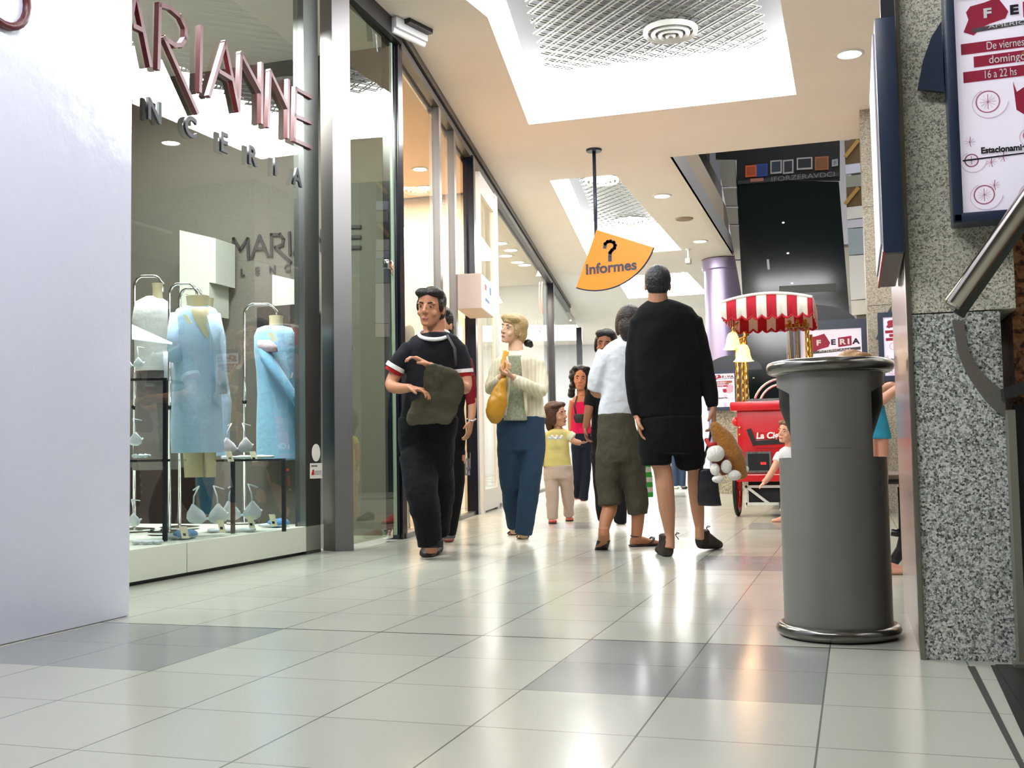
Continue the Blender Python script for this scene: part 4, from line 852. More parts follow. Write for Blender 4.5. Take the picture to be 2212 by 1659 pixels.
tag(w.build('curved_trim', mat('trim_grey', (128, 124, 116), .45, .5)), 'curved flat grey metal trim sweeping down the lower granite cladding', 'trim')
BE = thing('balustrade_end', V3((.46, 3.5, 0)), 'grey balustrade end post with dark cap at the right edge', 'balustrade')
w = MB(); q = lambda x, y: ony(x, y, 3.52); w.prism([q(2168, 838), q(2260, 806), q(2260, 838), q(2170, 862)], (0, .07, 0)); w.build('cap', mat('cap_dark', (58, 58, 56), .4, .4), BE)
w = MB(); w.lohi((.437, 3.53, .0), (.458, 3.6, .755)); w.build('post', mat('post_grey', (140, 138, 126), .4, .4), BE)
w = MB(); w.lohi((.458, 3.56, .0), (.9, 3.6, .77)); w.build('black_panel', M_black, BE)
w = MB(); w.lohi((.42, 3.50, 0), (.53, 3.555, .016), bevel=.003); w.build('foot_plate', mat('post_grey', (140, 138, 126), .4, .4), BE)
w = MB(); w.lohi((.486, 3.72, .8), (1.7, 4.9, 1.72)); w.lohi((.486, 3.8, 0), (1.7, 4.9, .8)); tag(w.build('brown_granite_block', granite('granite_brown', (70, 42, 28), (150, 98, 64), (186, 136, 98), 70)), 'brown speckled granite block at the right edge behind the handrail', 'granite block')
w = MB(); w.prism([onz(2140, 1438), onz(2165, 1438), onz(2300, 1640), onz(2300, 1720), onz(2270, 1720)], (0, 0, .0015)); w.prism([onz(2150, 1437), onz(2260, 1437), onz(2500, 1640), onz(2252, 1600)], (0, 0, .003))
struct(w.build('trim_31', mat('dark_floor', (30, 34, 30), .35)))
w = MB(); w.prism([onz(2090, 1440), onz(2106, 1440), onz(2225, 1676), onz(2216, 1684)], (0, 0, .0012)); struct(w.build('trim_32', mat('floor_joint', (62, 60, 56), .7)))
# ---- poster stands farther back
M_dome = mat('dome_grey', (58, 64, 72), .4)
def pstand(name, y, l, r, top, bot, frame, label, dome=None, fin=None, post=True):
    a = ony(l, bot, y); b = ony(r, top, y); t = thing(name, V3(((a.x+b.x)/2, y, 0)), label, 'poster stand')
    w = MB(); w.lohi((a.x-frame, y+.012, a.z-frame), (b.x+frame, y+.10, b.z+frame), bevel=.01); w.build('case', M_navy, t)
    for (x0, z0, x1, z1) in ((a.x-frame, a.z-frame, a.x, b.z+frame), (b.x, a.z-frame, b.x+frame, b.z+frame), (a.x, b.z, b.x, b.z+frame), (a.x, a.z-frame, b.x, a.z)):
        w = MB(); w.lohi((x0, y-.01, z0), (x1, y+.02, z1)); w.build('frame_bar', M_navy, t)
    poster(t, V3((a.x, y+.006, a.z)), XV, ZV, b.x-a.x, b.z-a.z)
    if dome:
        (cx, cy), rr, squash = dome; c = ony(cx, cy, y+.05); ol = [c+XV*(rr*math.cos(k*PI/20))+ZV*(rr*squash*math.sin(k*PI/20)) for k in range(21)]
        w = MB(); w.prism(ol, (0, .04, 0)); w.build('dome_top', M_dome, t)
    if fin:
        w = MB(); w.prism([ony(x, yy, y+.06) for x, yy in fin], (0, .02, 0)); w.build('side_fin', M_dome, t)
    if post: w = MB(); w.lohi((a.x+.1, y+.03, 0), (b.x-.1, y+.09, a.z-frame)); w.build('stand_post', M_navy, t)
    return t
pstand('poster_stand', 13.6, 1738, 1860, 708, 1005, .11, 'large navy poster stand with half round top behind the striped awning', dome=((1752, 712), .56, .54))
pstand('poster_stand', 16.48, 1535, 1586, 806, 880, .05, 'small poster stand with dark half round top left of the red cart', dome=((1585, 800), .42, .55), post=False)
pstand('poster_stand', 11.38, 1912, 1985, 682, 812, .05, 'narrow poster light box with a dark fin on the pale granite pillar', fin=[(1926, 660), (1908, 690), (1892, 733), (1906, 735), (1926, 720)], post=False)
t = thing('poster_stand', V3((.2, 14.35, 0)), 'poster stand turned sideways behind the bin, its poster facing the glass door', 'poster stand')
w = MB(); w.lohi((.17, 13.95, .68), (.25, 14.75, 2.12), bevel=.01); w.build('case', M_navy, t)
w = MB(); w.lohi((.18, 14.15, 0), (.24, 14.55, .68)); w.build('stand_post', M_navy, t)
poster(t, V3((.165, 14.70, .73)), V3((0, -1, 0)), ZV, .70, 1.34)
# ---- metal bench glimpsed behind the bin
bq = thing('bench', ony(1950, 1200, 6.2), 'black metal bench with curved leg glimpsed between bin and granite pillar', 'bench')
bq.location.z = 0; ORG[bq.name].z = 0
YB = 6.2; zfix = lambda p: V3((p.x, p.y, max(p.z, .03)))
w = MB(); w.tube([zfix(ony(x, y, YB)) for x, y in ((1946, 1052), (1948, 1100), (1951, 1160), (1948, 1185), (1936, 1205), (1932, 1224))], [.018, .018, .024, .03, .03, .02], 10); w.build('leg', M_black, bq, True)
w = MB(); w.tube([zfix(ony(x, y, YB)) for x, y in ((1925, 1150), (1938, 1152), (1950, 1146))], .02, 10); w.build('foot_brace', M_black, bq, True)
p = ony(1940, 1030, YB); w = MB(); w.box(p+V3((-.10, .3, 0)), (.34, .9, .03), bevel=.008); w.build('seat', mat('bench_wood', (100, 90, 78), .6), bq)
w = MB(); w.tube([p+V3((-.26, .0, -.02)), p+V3((-.26, 0, -p.z+.02))], .02, 10); w.build('leg', M_black, bq, True)
w = MB(); w.tube([p+V3((.0, -.14, -.02)), p+V3((-.24, -.14, -.02))], .015, 8); w.build('seat_rail', M_black, bq, True)
for dy in (.72,):
    for xx in (-.26, .04): w = MB(); w.tube([p+V3((xx, dy, -.02)), p+V3((xx, dy, -p.z+.0))], .02, 10); w.build('leg', M_black, bq, True)
# ================================================================== red popcorn cart
CY = 10.7; Q = lambda x, y, yy=CY: ony(x, y, yy); M_cart = mat('cart_red', (206, 14, 26), .3, coat=.4); M_brass = mat('brass', (206, 164, 82), .2, 1.)
ct = thing('popcorn_cart', V3((-.55, 11.1, 0)), 'red vendor cart with striped awning, brass poles and glass tubes', 'vendor cart')
xl = Q(1593, 950).x; xr_ = xl+1.02; zt, zb = Q(1600, 868).z, Q(1600, 1036).z
w = MB(); w.lohi((xl, CY, zb), (xr_, CY+.85, zt-.05), bevel=.01); w.build('body', M_cart, ct, True, angle=40)
w = MB(); w.lohi((xl-.06, CY-.05, zt-.09), (xr_+.06, CY+.9, zt), bevel=.02); w.build('lid', M_cart, ct, True, angle=40)
w = MB(); w.lohi((xl+.15, CY-.015, zt-.36), (xr_-.05, CY, zt-.30)); w.build('ledge', M_cart, ct)
w = MB(); w.lohi((xl+.16, CY-.012, zb+.30), (xr_-.06, CY, zt-.37), bevel=.006); w.build('front_panel', M_cart, ct)
w = MB(); w.lohi((xl-.02, CY-.02, zb-.02), (xr_, CY+.86, zb+.05), bevel=.008); w.build('bottom_rail', M_cart, ct)
for (x0, y0, x1, y1) in ((1612, 975, 1666, 1021),):
    a, b = Q(x0, y1, CY-.02), Q(x1, y0, CY-.02)
    w = MB(); w.lohi((a.x, CY-.025, a.z), (b.x, CY-.01, b.z)); w.build('meter_frame', M_steel, ct)
    w = MB(); w.lohi((a.x+.02, CY-.03, a.z+.02), (b.x-.02, CY-.02, b.z-.02)); w.build('meter_window', M_black, ct)
    p = Q(1649, 1001, CY-.034); w = MB(); w.box(p, (.05, .004, .022)); w.build('red_digits', mat('led_red', (240, 30, 30), .4, emit=2), ct)
p0 = Q(1619, 942, CY-.016); w = MB()
for a, b in (((1619, 931), (1630, 958)), ((1630, 957), (1700, 953))): w.bar(Q(*a, CY-.016), Q(*b, CY-.016), .045, .006, (0, -1, 0))
w.build('underline', M_text, ct)
text('La Cig', .082, M_wtext, 'lettering', ct, Q(1633, 942, CY-.02), (1, 0, .01), (0, 0, 1), align='LEFT', bold=.003, shear=.12)
for k, y in enumerate((924, 939)): w = MB(); w.ell(Q(1598, y, CY-.012), (.012, .01, .012)); w.build('brass_stud', M_brass, ct, True)
w = MB(); w.ell(Q(1590, 911, CY+.05), (.04, .04, .045)); w.build('side_lamp', mat('lamp_red', (220, 40, 44), .2), ct, True)
for xw in (xl-.045, xr_+.045):
    wc = V3((xw, CY+.30, .285)); w = MB(); w.tube([wc+V3((0, .265*math.cos(a*PI/24), .265*math.sin(a*PI/24))) for a in range(48)], .022, 10, closed=True); wh = w.build('wheel', mat('tyre_black', (18, 16, 16), .6), ct, True)
    w = MB(); w.tube([wc+V3((.004, .235*math.cos(a*PI/24), .235*math.sin(a*PI/24))) for a in range(48)], .018, 10, closed=True)
    for a in range(12): w.cyl(wc, wc+V3((0, .225*math.cos(a*PI/6), .225*math.sin(a*PI/6))), .010, n=8)
    w.cyl(wc-V3((.04, 0, 0)), wc+V3((.04, 0, 0)), .04); w.build('rim_and_spokes', M_cart, wh, True, angle=50)
fx0, fx1 = Q(1609, 1050).x, xr_-.1
for z0, z1 in ((Q(1612, 1051, CY+.1).z, None), (Q(1612, 1088, CY+.1).z, None)):
    w = MB(); w.box(((fx0+fx1)/2, CY+.08, z0), (fx1-fx0, .025, .025)); w.build('frame_tube', M_white, ct)
w = MB(); w.bar(Q(1612, 1051, CY+.08), Q(1660, 1087, CY+.08), .025, .025, (0, -1, 0)); w.build('frame_tube', M_white, ct)
for x in (fx0, fx1): w = MB(); w.box((x, CY+.08, .24), (.025, .025, .30)); w.build('frame_tube', M_white, ct)
w = MB(); w.lohi((fx0+.02, CY+.14, .115), (fx1-.02, CY+.62, zb)); w.build('gas_box', mat('box_black', (14, 14, 15), .5), ct)
for dx in (.34, .62):
    p = V3((fx0+dx, CY+.06, .055)); w = MB(); w.cyl(p-V3((.02, 0, 0)), p+V3((.02, 0, 0)), .055, n=20); w.lohi(p+V3((-.03, -.03, .02)), p+V3((.03, .03, .09))); w.build('caster', M_steel, ct, True, angle=40)
# glass case rail, poles, tubes
w = MB(); w.lohi((xl+.1, CY, zt), (xr_, CY+.03, zt+.025)); w.build('case_rail', M_steel, ct)
pts = [(1624, 861), (1622, 816), (1690, 812), (1690, 861)]
w = MB(); w.prism([Q(x, y, CY+.35) for x, y in pts], (0, .012, 0)); w.build('acrylic_screen', glass('acrylic', (.88, .88, .92), 1.0, .05), ct)
w = MB()
for c, r in (((1690, 880), 62), ((1690, 880), 50)):
    w.tube([Q(c[0]-r*math.cos(a*PI/20), c[1]-r*math.sin(a*PI/20), CY+.34) for a in range(2, 10)], .012, 6)
w.build('popcorn_guard', mat('guard_white', (226, 220, 226), .4), ct, True)
PX = ((1592, CY+.04), (1601, CY+.62), (1612, CY+.08))
def polex(x, yy): return Q(x, 800, yy).x
poles = ((polex(1593, CY+.04), CY+.04), (polex(1612, CY+.1), CY+.1), (Q(1746, 800).x, CY+.12), (Q(1748, 800).x, CY+.74), (polex(1604, CY+.74), CY+.74))
ZA = 1.78
for x, y in poles:
    w = MB(); w.tube([(x+.003*math.cos(k*1.3), y+.003*math.sin(k*1.3), zt-.02+(ZA+.05-zt)*k/40) for k in range(41)], .017, 8); w.build('brass_pole', M_brass, ct, True)
M_bell = mat('lamp_bell', (255, 196, 132), .4, emit=1.5)
for (x, y, dy) in ((1583, 742, -.02), (1606, 768, -.08)):
    c = Q(x, y, CY+dy); w = MB(); w.lathe([(.018, .11), (.042, .095), (.06, .05), (.066, 0), (.082, -.045), (.098, -.055)], c, 20); lb = w.build('lamp_shade', M_bell, ct, True)
    w = MB(); top = c+V3((0, 0, .11)); w.tube([top, top+V3((.01, 0, .06)), top+V3((.05, .02, .09)), V3((poles[0][0], poles[0][1], top.z+.05))], .010, 8); w.build('lamp_arm', M_brass, lb, True)
    l = bpy.data.lights.new('cart_bulb', 'POINT'); l.energy = 2.2; l.color = (1, .72, .42); l.shadow_soft_size = .05; lo = bpy.data.objects.new('cart_bulb', l); COL.objects.link(lo); lo.location = c+V3((0, -.02, -.12))
M_tube = glass('tube_glass', (.90, .88, .86), 1.6, .02)
for k, x in enumerate((1708, 1725, 1742)):
    c = Q(x, 775, CY+.2); zc = Q(1725, 703, CY+.2).z
    w = MB(); w.lathe([(.036, zt), (.036, zc)], (c.x, c.y, 0), 20); gt = w.build('glass_tube', M_tube, ct, True)
    w = MB(); w.lathe([(.001, zc+.02), (.044, zc+.015), (.046, zc-.02), (.036, zc-.022)], (c.x, c.y, 0), 20); w.ell((c.x, c.y, zc+.035), (.02, .02, .025)); w.build('brass_cap', M_brass, gt, True, angle=40)
    w = MB(); w.lathe([(.006, zt), (.006, zc)], (c.x, c.y, 0), 8); w.build('inner_rod', M_brass, gt, True)
# awning: domed, striped, scalloped valance
M_aw = [mat('awning_white', (236, 230, 222), .8), mat('awning_red', (186, 18, 44), .8)]
yf, yb_ = CY-.22, CY+1.0; lx, rx = Q(1560, 700, yf).x, Q(1757, 700, yf).x; zs_, ztop = Q(1650, 692, yf).z, Q(1652, 634, yf).z
NS = 9; M_pipe = mat('piping_white', (244, 242, 238), .7)
def arch(u): return zs_+.16+(ztop-zs_-.16)*math.sin(PI*(.08+.84*u))**.75
def panel(yy, bulge, name):
    w = MB(); nn = 90; cols = []
    for i in range(nn+1):
        u = i/nn; x = lx+(rx-lx)*u; zt_ = arch(u); zl = zs_+.05-.035*abs(math.sin(PI*u*NS))-.0
        cols.append([V3((x, yy+bulge*math.sin(PI*j/8)*.5+.0, zl+(zt_-zl)*j/8)) for j in range(9)])
    vs = [[w.bm.verts.new(p) for p in c] for c in cols]
    for i in range(nn):
        st = int((i+.5)/nn*NS+.5) % 2
        for j in range(8):
            f = w.bm.faces.new((vs[i][j], vs[i+1][j], vs[i+1][j+1], vs[i][j+1])); f.material_index = st
    o = w.build(name, None, AW, True, mats=M_aw); so = o.modifiers.new('cloth', 'SOLIDIFY'); so.thickness = .006
    w = MB(); w.tube([cols[i][0]+V3((0, -.004, 0)) for i in range(0, nn+1)], .011, 6); w.build('red_binding', M_aw[1], o, True)
    return cols
AW = ct
cf = panel(yf, -.05, 'awning_front'); cb_ = panel(yb_, .05, 'awning_back')
w = MB(); K = 30; vs = []
for i in range(K+1):
    u = i/K; vs.append([w.bm.verts.new((lx+(rx-lx)*u, yf+(yb_-yf)*j/10, arch(u)+.03*math.sin(PI*j/10))) for j in range(11)])
for i in range(K):
    for j in range(10):
        f = w.bm.faces.new((vs[i][j], vs[i+1][j], vs[i+1][j+1], vs[i][j+1])); f.material_index = int((i+.5)/K*NS+.5) % 2
o = w.build('awning_roof', None, AW, True, mats=M_aw); so = o.modifiers.new('cloth', 'SOLIDIFY'); so.thickness = .006
for xx in (lx, rx):
    w = MB(); nn = 60; u0 = 0 if xx == lx else 1; vs = []
    for i in range(nn+1):
        v = i/nn; yy = yf+(yb_-yf)*v; vs.append([w.bm.verts.new((xx, yy, zs_+.05-.035*abs(math.sin(PI*v*9)))), w.bm.verts.new((xx, yy, arch(u0)+.03*math.sin(PI*v)))])
    for i in range(nn):
        f = w.bm.faces.new((vs[i][0], vs[i+1][0], vs[i+1][1], vs[i][1])); f.material_index = int((i+.5)/nn*11+.5) % 2
    o = w.build('awning_side', None, AW, True, mats=M_aw); so = o.modifiers.new('cloth', 'SOLIDIFY'); so.thickness = .006
w = MB(); w.tube([c[-1]+V3((0, -.01, .0)) for c in cf], .014, 8); w.build('arch_piping', M_pipe, AW, True)
# ================================================================== people
TEX = bpy.data.textures.new('folds', 'CLOUDS'); TEX.noise_scale = .16; TEX.noise_depth = 1
TEXF = bpy.data.textures.new('fine_folds', 'CLOUDS'); TEXF.noise_scale = .07; TEXF.noise_depth = 2
def fuse(w, name, m, parent=None, origin=None, vox=.006, smooth=4, fold=0., fine=0.):
    if fold >= .012 and smooth == 4: smooth = 14
    """one continuous skin over overlapping closed forms"""
    bmesh.ops.recalc_face_normals(w.bm, faces=w.bm.faces[:])
    o0 = ORG[parent.name] if parent is not None else V3(origin)
    bmesh.ops.translate(w.bm, verts=w.bm.verts[:], vec=-o0)
    me = bpy.data.meshes.new('tmp'); w.bm.to_mesh(me); w.bm.free()
    t = bpy.data.objects.new('tmp', me); COL.objects.link(t)
    r = t.modifiers.new('r', 'REMESH'); r.mode = 'VOXEL'; r.voxel_size = vox; r.use_smooth_shade = True
    if smooth: s = t.modifiers.new('s', 'SMOOTH'); s.iterations = smooth; s.factor = .5
    if fold: d = t.modifiers.new('d', 'DISPLACE'); d.texture = TEX; d.strength = fold; d.mid_level = .5; d.texture_coords = 'LOCAL'
    if fine: d = t.modifiers.new('e', 'DISPLACE'); d.texture = TEXF; d.strength = fine; d.mid_level = .5; d.texture_coords = 'LOCAL'
    dg = bpy.context.evaluated_depsgraph_get(); out = bpy.data.meshes.new_from_object(t.evaluated_get(dg))
    bpy.data.objects.remove(t); bpy.data.meshes.remove(me)
    out.name = name; out.materials.clear(); out.materials.append(m)
    out.polygons.foreach_set('use_smooth', [True]*len(out.polygons))
    return link(out, name, parent, o0)
def skin(name, rgb): return mat(name, rgb, .5, spec=.35, var=.05, vscale=9)
def fabric(name, rgb, bump=.2, sc=40, sheen=.03): return mat(name, rgb, .85, spec=.2, bump=bump, bscale=sc, var=.05, vscale=10, sheen=sheen)
def hairm(name, rgb): return mat(name, rgb, .45, spec=.4, bump=.6, bscale=70)
def floorclamp(w, z=.001):
    for v in w.bm.verts:
        if v.co.z < z: v.co.z = z
class Fig:
    """a figure seen at distance t; rows and columns as in the photograph"""
    def __init__(s, t): s.t = t
    def p(s, x, y, dt=0.): return dep(x, y, s.t+dt)
    def loft(s, w, rows, ratio=.6, dt=0., n=24):
        w.loft([sec(s.t+(r[3] if len(r) > 3 else 0), r[0], r[1], r[2], ratio, dt) for r in rows], n)
    def limb(s, w, pts, n=14, grow=0.):
        """pts: (x, y, radius in px, dt); smoothed and resampled"""
        P = [(s.p(x, y, dt), pxm(r, s.t)+grow) for x, y, r, dt in pts]; out = []; rad = []
        m = len(P)
        for i in range(m-1):
            p0, p1, p2, p3 = P[max(i-1, 0)], P[i], P[i+1], P[min(i+2, m-1)]
            for k in range(4):
                u = k/4; a = [(2*b+(c-a_)*u+(2*a_-5*b+4*c-d)*u*u+(3*b-a_-3*c+d)*u**3)*.5 for a_, b, c, d in ((p0[0], p1[0], p2[0], p3[0]),)][0]
                out.append(a); rad.append(p1[1]+(p2[1]-p1[1])*u)
        out.append(P[-1][0]); rad.append(P[-1][1]); w.tube(out, rad, n)
    def frame(s, top, chin, yaw, dt=0., pitch=0.):
        a, b = s.p(*top, dt), s.p(*chin, dt); up = (a-b); H = up.length; up.normalize()
        f = -FY*math.cos(yaw)-RX*math.sin(yaw); f = (f-up*f.dot(up)).normalized(); r = f.cross(up)
        return b, H, up, f, r
    def head(s, w, fr):
        b, H, up, f, r = fr; P = lambda x, y, h: b+r*(x*H)+f*(y*H)+up*(h*H); s.P = P
        S = ((0, .09, .09, .25), (.04, .15, .17, .19), (.12, .205, .27, .10), (.24, .25, .335, .05), (.37, .285, .38, .02), (.5, .31, .41, 0), (.62, .325, .43, -.02), (.75, .32, .425, -.03), (.87, .265, .36, -.04), (.95, .17, .24, -.04), (1, .05, .08, -.04))
        w.loft([(b+up*(h*H)+f*(yc*H), rx*H, ry*H, r, f) for h, rx, ry, yc in S], 28)
        w.tube([P(0, .40, .54), P(0, .44, .44), P(0, .475, .355)], [.03*H, .042*H, .055*H], 10)
        w.ell(P(0, .475, .345), (.045*H, .045*H, .04*H), (r, f, up)); 
        for sx in (-1, 1):
            w.ell(P(sx*.055, .43, .335), (.035*H, .04*H, .032*H), (r, f, up)); w.ell(P(sx*.33, -.04, .43), (.035*H, .075*H, .125*H), (r, f, up))
            w.ell(P(sx*.15, .345, .57), (.11*H, .05*H, .032*H), (r, f, up)); w.ell(P(sx*.17, .27, .33), (.10*H, .07*H, .09*H), (r, f, up))
        w.ell(P(0, .365, .215), (.105*H, .04*H, .028*H), (r, f, up)); w.ell(P(0, .35, .165), (.085*H, .045*H, .03*H), (r, f, up)); w.ell(P(0, .315, .06), (.09*H, .07*H, .06*H), (r, f, up))
    def face(s, fr, parent, brow, lip):
        b, H, up, f, r = fr; P = lambda x, y, h: b+r*(x*H)+f*(y*H)+up*(h*H)
        for sx in (-1, 1):
            w = MB(); w.ell(P(sx*.135, .352, .495), (.050*H, .033*H, .020*H), (r, f, up)); e = w.build('eye', mat('eye_white', (150, 142, 136), .3), parent, True)
            w = MB(); w.ell(P(sx*.135, .377, .495), (.024*H, .013*H, .024*H), (r, f, up)); w.build('iris', mat('iris_dark', (34, 22, 16), .2), e, True)
            w = MB(); w.tube([P(sx*.06, .405, .575), P(sx*.14, .40, .60), P(sx*.22, .34, .575)], [.014*H, .02*H, .01*H], 8); w.build('eyebrow', brow, parent, True)
        w = MB(); w.ell(P(0, .392, .192), (.10*H, .022*H, .028*H), (r, f, up)); w.build('lips', lip, parent, True)
    def hair(s, fr, parts, m, parent, name='hair', vox=.006, fold=.006):
        """parts: ellipsoids (x, y, h, rx, ry, rz) in head units"""
        b, H, up, f, r = fr; w = MB()
        for x, y, h, rx, ry, rz in parts: w.ell(b+r*(x*H)+f*(y*H)+up*(h*H), (rx*H, ry*H, rz*H), (r, f, up), 20, 14)
        return fuse(w, name, m, parent, vox=vox, smooth=2, fold=fold)
    def hand(s, w, wr, tip, pn, L=.175, curl=.6, side=1):
        d = (tip-wr).normalized(); n = V3(pn); n = (n-d*n.dot(d)).normalized(); a = d.cross(n)
        w.loft([(wr+d*(L*q), L*rx, L*ry, a, n) for q, rx, ry in ((-.06, .15, .11), (.08, .18, .10), (.28, .235, .085), (.48, .245, .075), (.55, .22, .06))], 14)
        for off, ln in ((-.185, .36), (-.063, .44), (.063, .46), (.185, .40)):
            p = wr+d*(L*.5)+a*(off*L*side); th = 0; pts = [p-d*(.1*L), p]
            for k, q in enumerate((.44, .32, .24)):
                th += curl*(.55, .8, .7)[k]; dd_ = d*math.cos(th)+n*math.sin(th)+a*(off*side*.35); p = p+dd_.normalized()*(ln*L*q); pts.append(p)
            w.tube(pts, [.052*L, .052*L, .048*L, .044*L, .036*L], 8)
        p = wr+d*(.1*L)+a*(.17*L*side); d1 = (d*.75+a*(.55*side)+n*.3).normalized(); d2 = (d*.9+a*(.15*side)+n*.45).normalized()
        w.tube([p, p+d1*(.22*L), p+d1*(.22*L)+d2*(.2*L)], [.075*L, .06*L, .045*L], 8)
    def shoe(s, w, heel, d, L, wd, h, lift=0.):
        d = V3((d[0], d[1], 0)).normalized(); sd = V3((-d.y, d.x, 0)); base = V3((heel.x, heel.y, 0))
        S = ((0, .55, .9), (.08, .75, 1.0), (.25, .8, 1.05), (.45, .85, .85), (.65, 1.0, .62), (.85, .92, .5), (.96, .6, .38), (1, .3, .25))
        w.loft([(base+d*(L*q)+ZV*(h*hh*.42+lift*(1-q)), wd/2*ww, h*hh*.55, sd, ZV) for q, ww, hh in S], 16)
def R_(t, y): return (dep(1106, y, t)).z
M_lip = mat('lip_rose', (160, 84, 84), .5); M_lipb = mat('lip_brown', (128, 74, 66), .5)
M_sole = mat('sole_dark', (22, 18, 16), .7)
TC = -FY                                        # towards the camera

# ---------------------------------------------------------------- man in the ringer tee, walking towards us
F = Fig(6.98); foot = onz(930, 1213); org = V3((foot.x, foot.y, 0)); sk = skin('skin_tan', (176, 122, 92))
fr = F.frame((933, 622), (929, 706), .28, -.02)
w = MB(); F.head(w, fr)
F.limb(w, [(938, 690, 25, .05), (938, 715, 25, .04), (938, 735, 27, .03)])
TOR = [(718, 905, 968), (728, 888, 990), (742, 878, 1000), (765, 875, 1000), (800, 876, 994), (840, 874, 988), (880, 868, 985), (912, 864, 985)]
F.loft(w, [(r, l+6, q-6) for r, l, q in TOR], .52)
F.loft(w, [(905, 870, 980), (960, 868, 980), (1000, 872, 976)], .58)
F.limb(w, [(890, 756, 14, 0), (866, 788, 15, -.02), (845, 830, 13.5, -.05), (862, 839, 12, -.18), (886, 838, 8.5, -.30)])
F.hand(w, F.p(886, 838, -.30), F.p(918, 843, -.34), (0, 0, -1), .18, .7, -1)
F.limb(w, [(986, 757, 14, 0), (1000, 795, 15, -.02), (1004, 838, 14, -.08), (968, 816, 12.5, -.26), (926, 789, 8.5, -.34)])
F.hand(w, F.p(926, 789, -.34), F.p(897, 772, -.36), (-.2, 0, -1), .18, .8, 1)
F.limb(w, [(902, 990, 30, 0), (918, 1080, 24, -.14), (930, 1150, 16, -.16), (932, 1192, 13, -.14)])
F.limb(w, [(946, 990, 30, .05), (946, 1080, 24, .14), (944, 1150, 15, .30), (946, 1175, 12, .36)])
man = fuse(w, 'person', sk, origin=org, vox=.005)
tag(man, 'man in black tee with white collar walking past the glass door holding an olive jacket', 'man')
F.face(fr, man, hairm('brow_black', (24, 16, 14)), M_lip)
F.hair(fr, [(0, -.08, .66, .37, .44, .40), (0, -.20, .42, .335, .31, .36), (-.14, .16, .86, .25, .26, .14), (.12, .18, .85, .25, .25, .14), (-.30, .05, .55, .07, .13, .18), (.30, .05, .55, .07, .13, .18), (0, -.30, .2, .24, .14, .2)], hairm('hair_black', (20, 15, 15)), man)
w = MB(); F.loft(w, TOR, .56, .0)
F.limb(w, [(890, 752, 23, 0), (872, 775, 22, -.01), (858, 794, 20, -.02)]); F.limb(w, [(986, 752, 23, 0), (996, 778, 21, -.01), (1000, 802, 20, -.02)])
tee = fuse(w, 't_shirt', fabric('tee_black', (24, 24, 30)), man, vox=.008, fold=.018, fine=.010)
w = MB(); c = [F.p(937+32*math.cos(a*PI/16), 722+11*math.sin(a*PI/16), -.02-.105*max(0, math.sin(a*PI/16))-.06*min(0, math.sin(a*PI/16))) for a in range(32)]; w.tube(c, .012, 10, closed=True); w.build('collar', fabric('rib_white', (226, 226, 226)), tee, True)
for (x, y, dx, dy, k) in ((857, 793, 16, 9, 0), (1000, 801, 21, 2, 1)):
    for m_, off, rr in (('rib_white', 0, 22), ('rib_red', 8, 20.5)):
        a, b = F.p(x-(3 if k == 0 else -.5)*off/8, y-4+off, -.02), F.p(x-(4.5 if k == 0 else -.7)-(3 if k == 0 else -.5)*off/8, y+4+off, -.02)
        w = MB(); w.tube([a, b], pxm(rr, F.t), 20); w.build('sleeve_band', fabric(m_, (226, 226, 226) if m_ == 'rib_white' else (150, 24, 30)), tee, True, angle=50)
w = MB(); F.loft(w, [(900, 861, 989), (940, 860, 986), (975, 864, 983), (1000, 872, 974), (1030, 886, 962)], .60)
F.limb(w, [(902, 985, 41, 0), (912, 1070, 35, -.14), (924, 1130, 29, -.17), (930, 1176, 27, -.15)]); F.limb(w, [(944, 985, 39, .03), (950, 1070, 32, .14), (948, 1150, 24, .30)])
fuse(w, 'trousers', fabric('jeans_black', (7, 8, 13)), man, vox=.009, fold=.02, fine=.012)
w = MB(); F.loft(w, [(1166, 901, 958), (1182, 903, 957)], .9, -.15); fuse(w, 'trouser_hem', fabric('hem_grey', (38, 38, 38)), man, vox=.007)
h = onz(931, 1196); w = MB(); F.shoe(w, V3((h.x, h.y, 0)), TC+RX*-.02, .28, .115, .105); floorclamp(w); fuse(w, 'shoe', mat('shoe_brown', (40, 26, 20), .5), man, vox=.006, smooth=2)
q = F.p(946, 1176, .34); w = MB(); F.shoe(w, q, TC, .26, .10, .10, .05); w.bm.verts.ensure_lookup_table(); fuse(w, 'shoe', MATS['shoe_brown'], man, vox=.007, smooth=2)
w = MB(); w.tube([F.p(966, 724, -.10), F.p(982, 752, -.16), F.p(985, 790, -.15)], .012, 8, flat=.4); w.build('shoulder_strap', fabric('strap_grey', (74, 72, 72)), man, True)
w = MB(); F.loft(w, [(785, 926, 944, -.02), (792, 918, 962, -.01), (803, 914, 982), (820, 914, 998, .02), (842, 912, 1001, .05), (858, 905, 996, .06), (872, 893, 990, .08), (892, 884, 986, .09), (908, 880, 980, .09), (918, 888, 966, .09)], .22, -.37)
jk = fuse(w, 'jacket', fabric('jacket_olive', (70, 67, 52)), origin=F.p(940, 916, -.36), vox=.007, fold=.045, fine=.03); tag(jk, 'folded olive jacket draped over the forearm of the man in black tee', 'jacket')

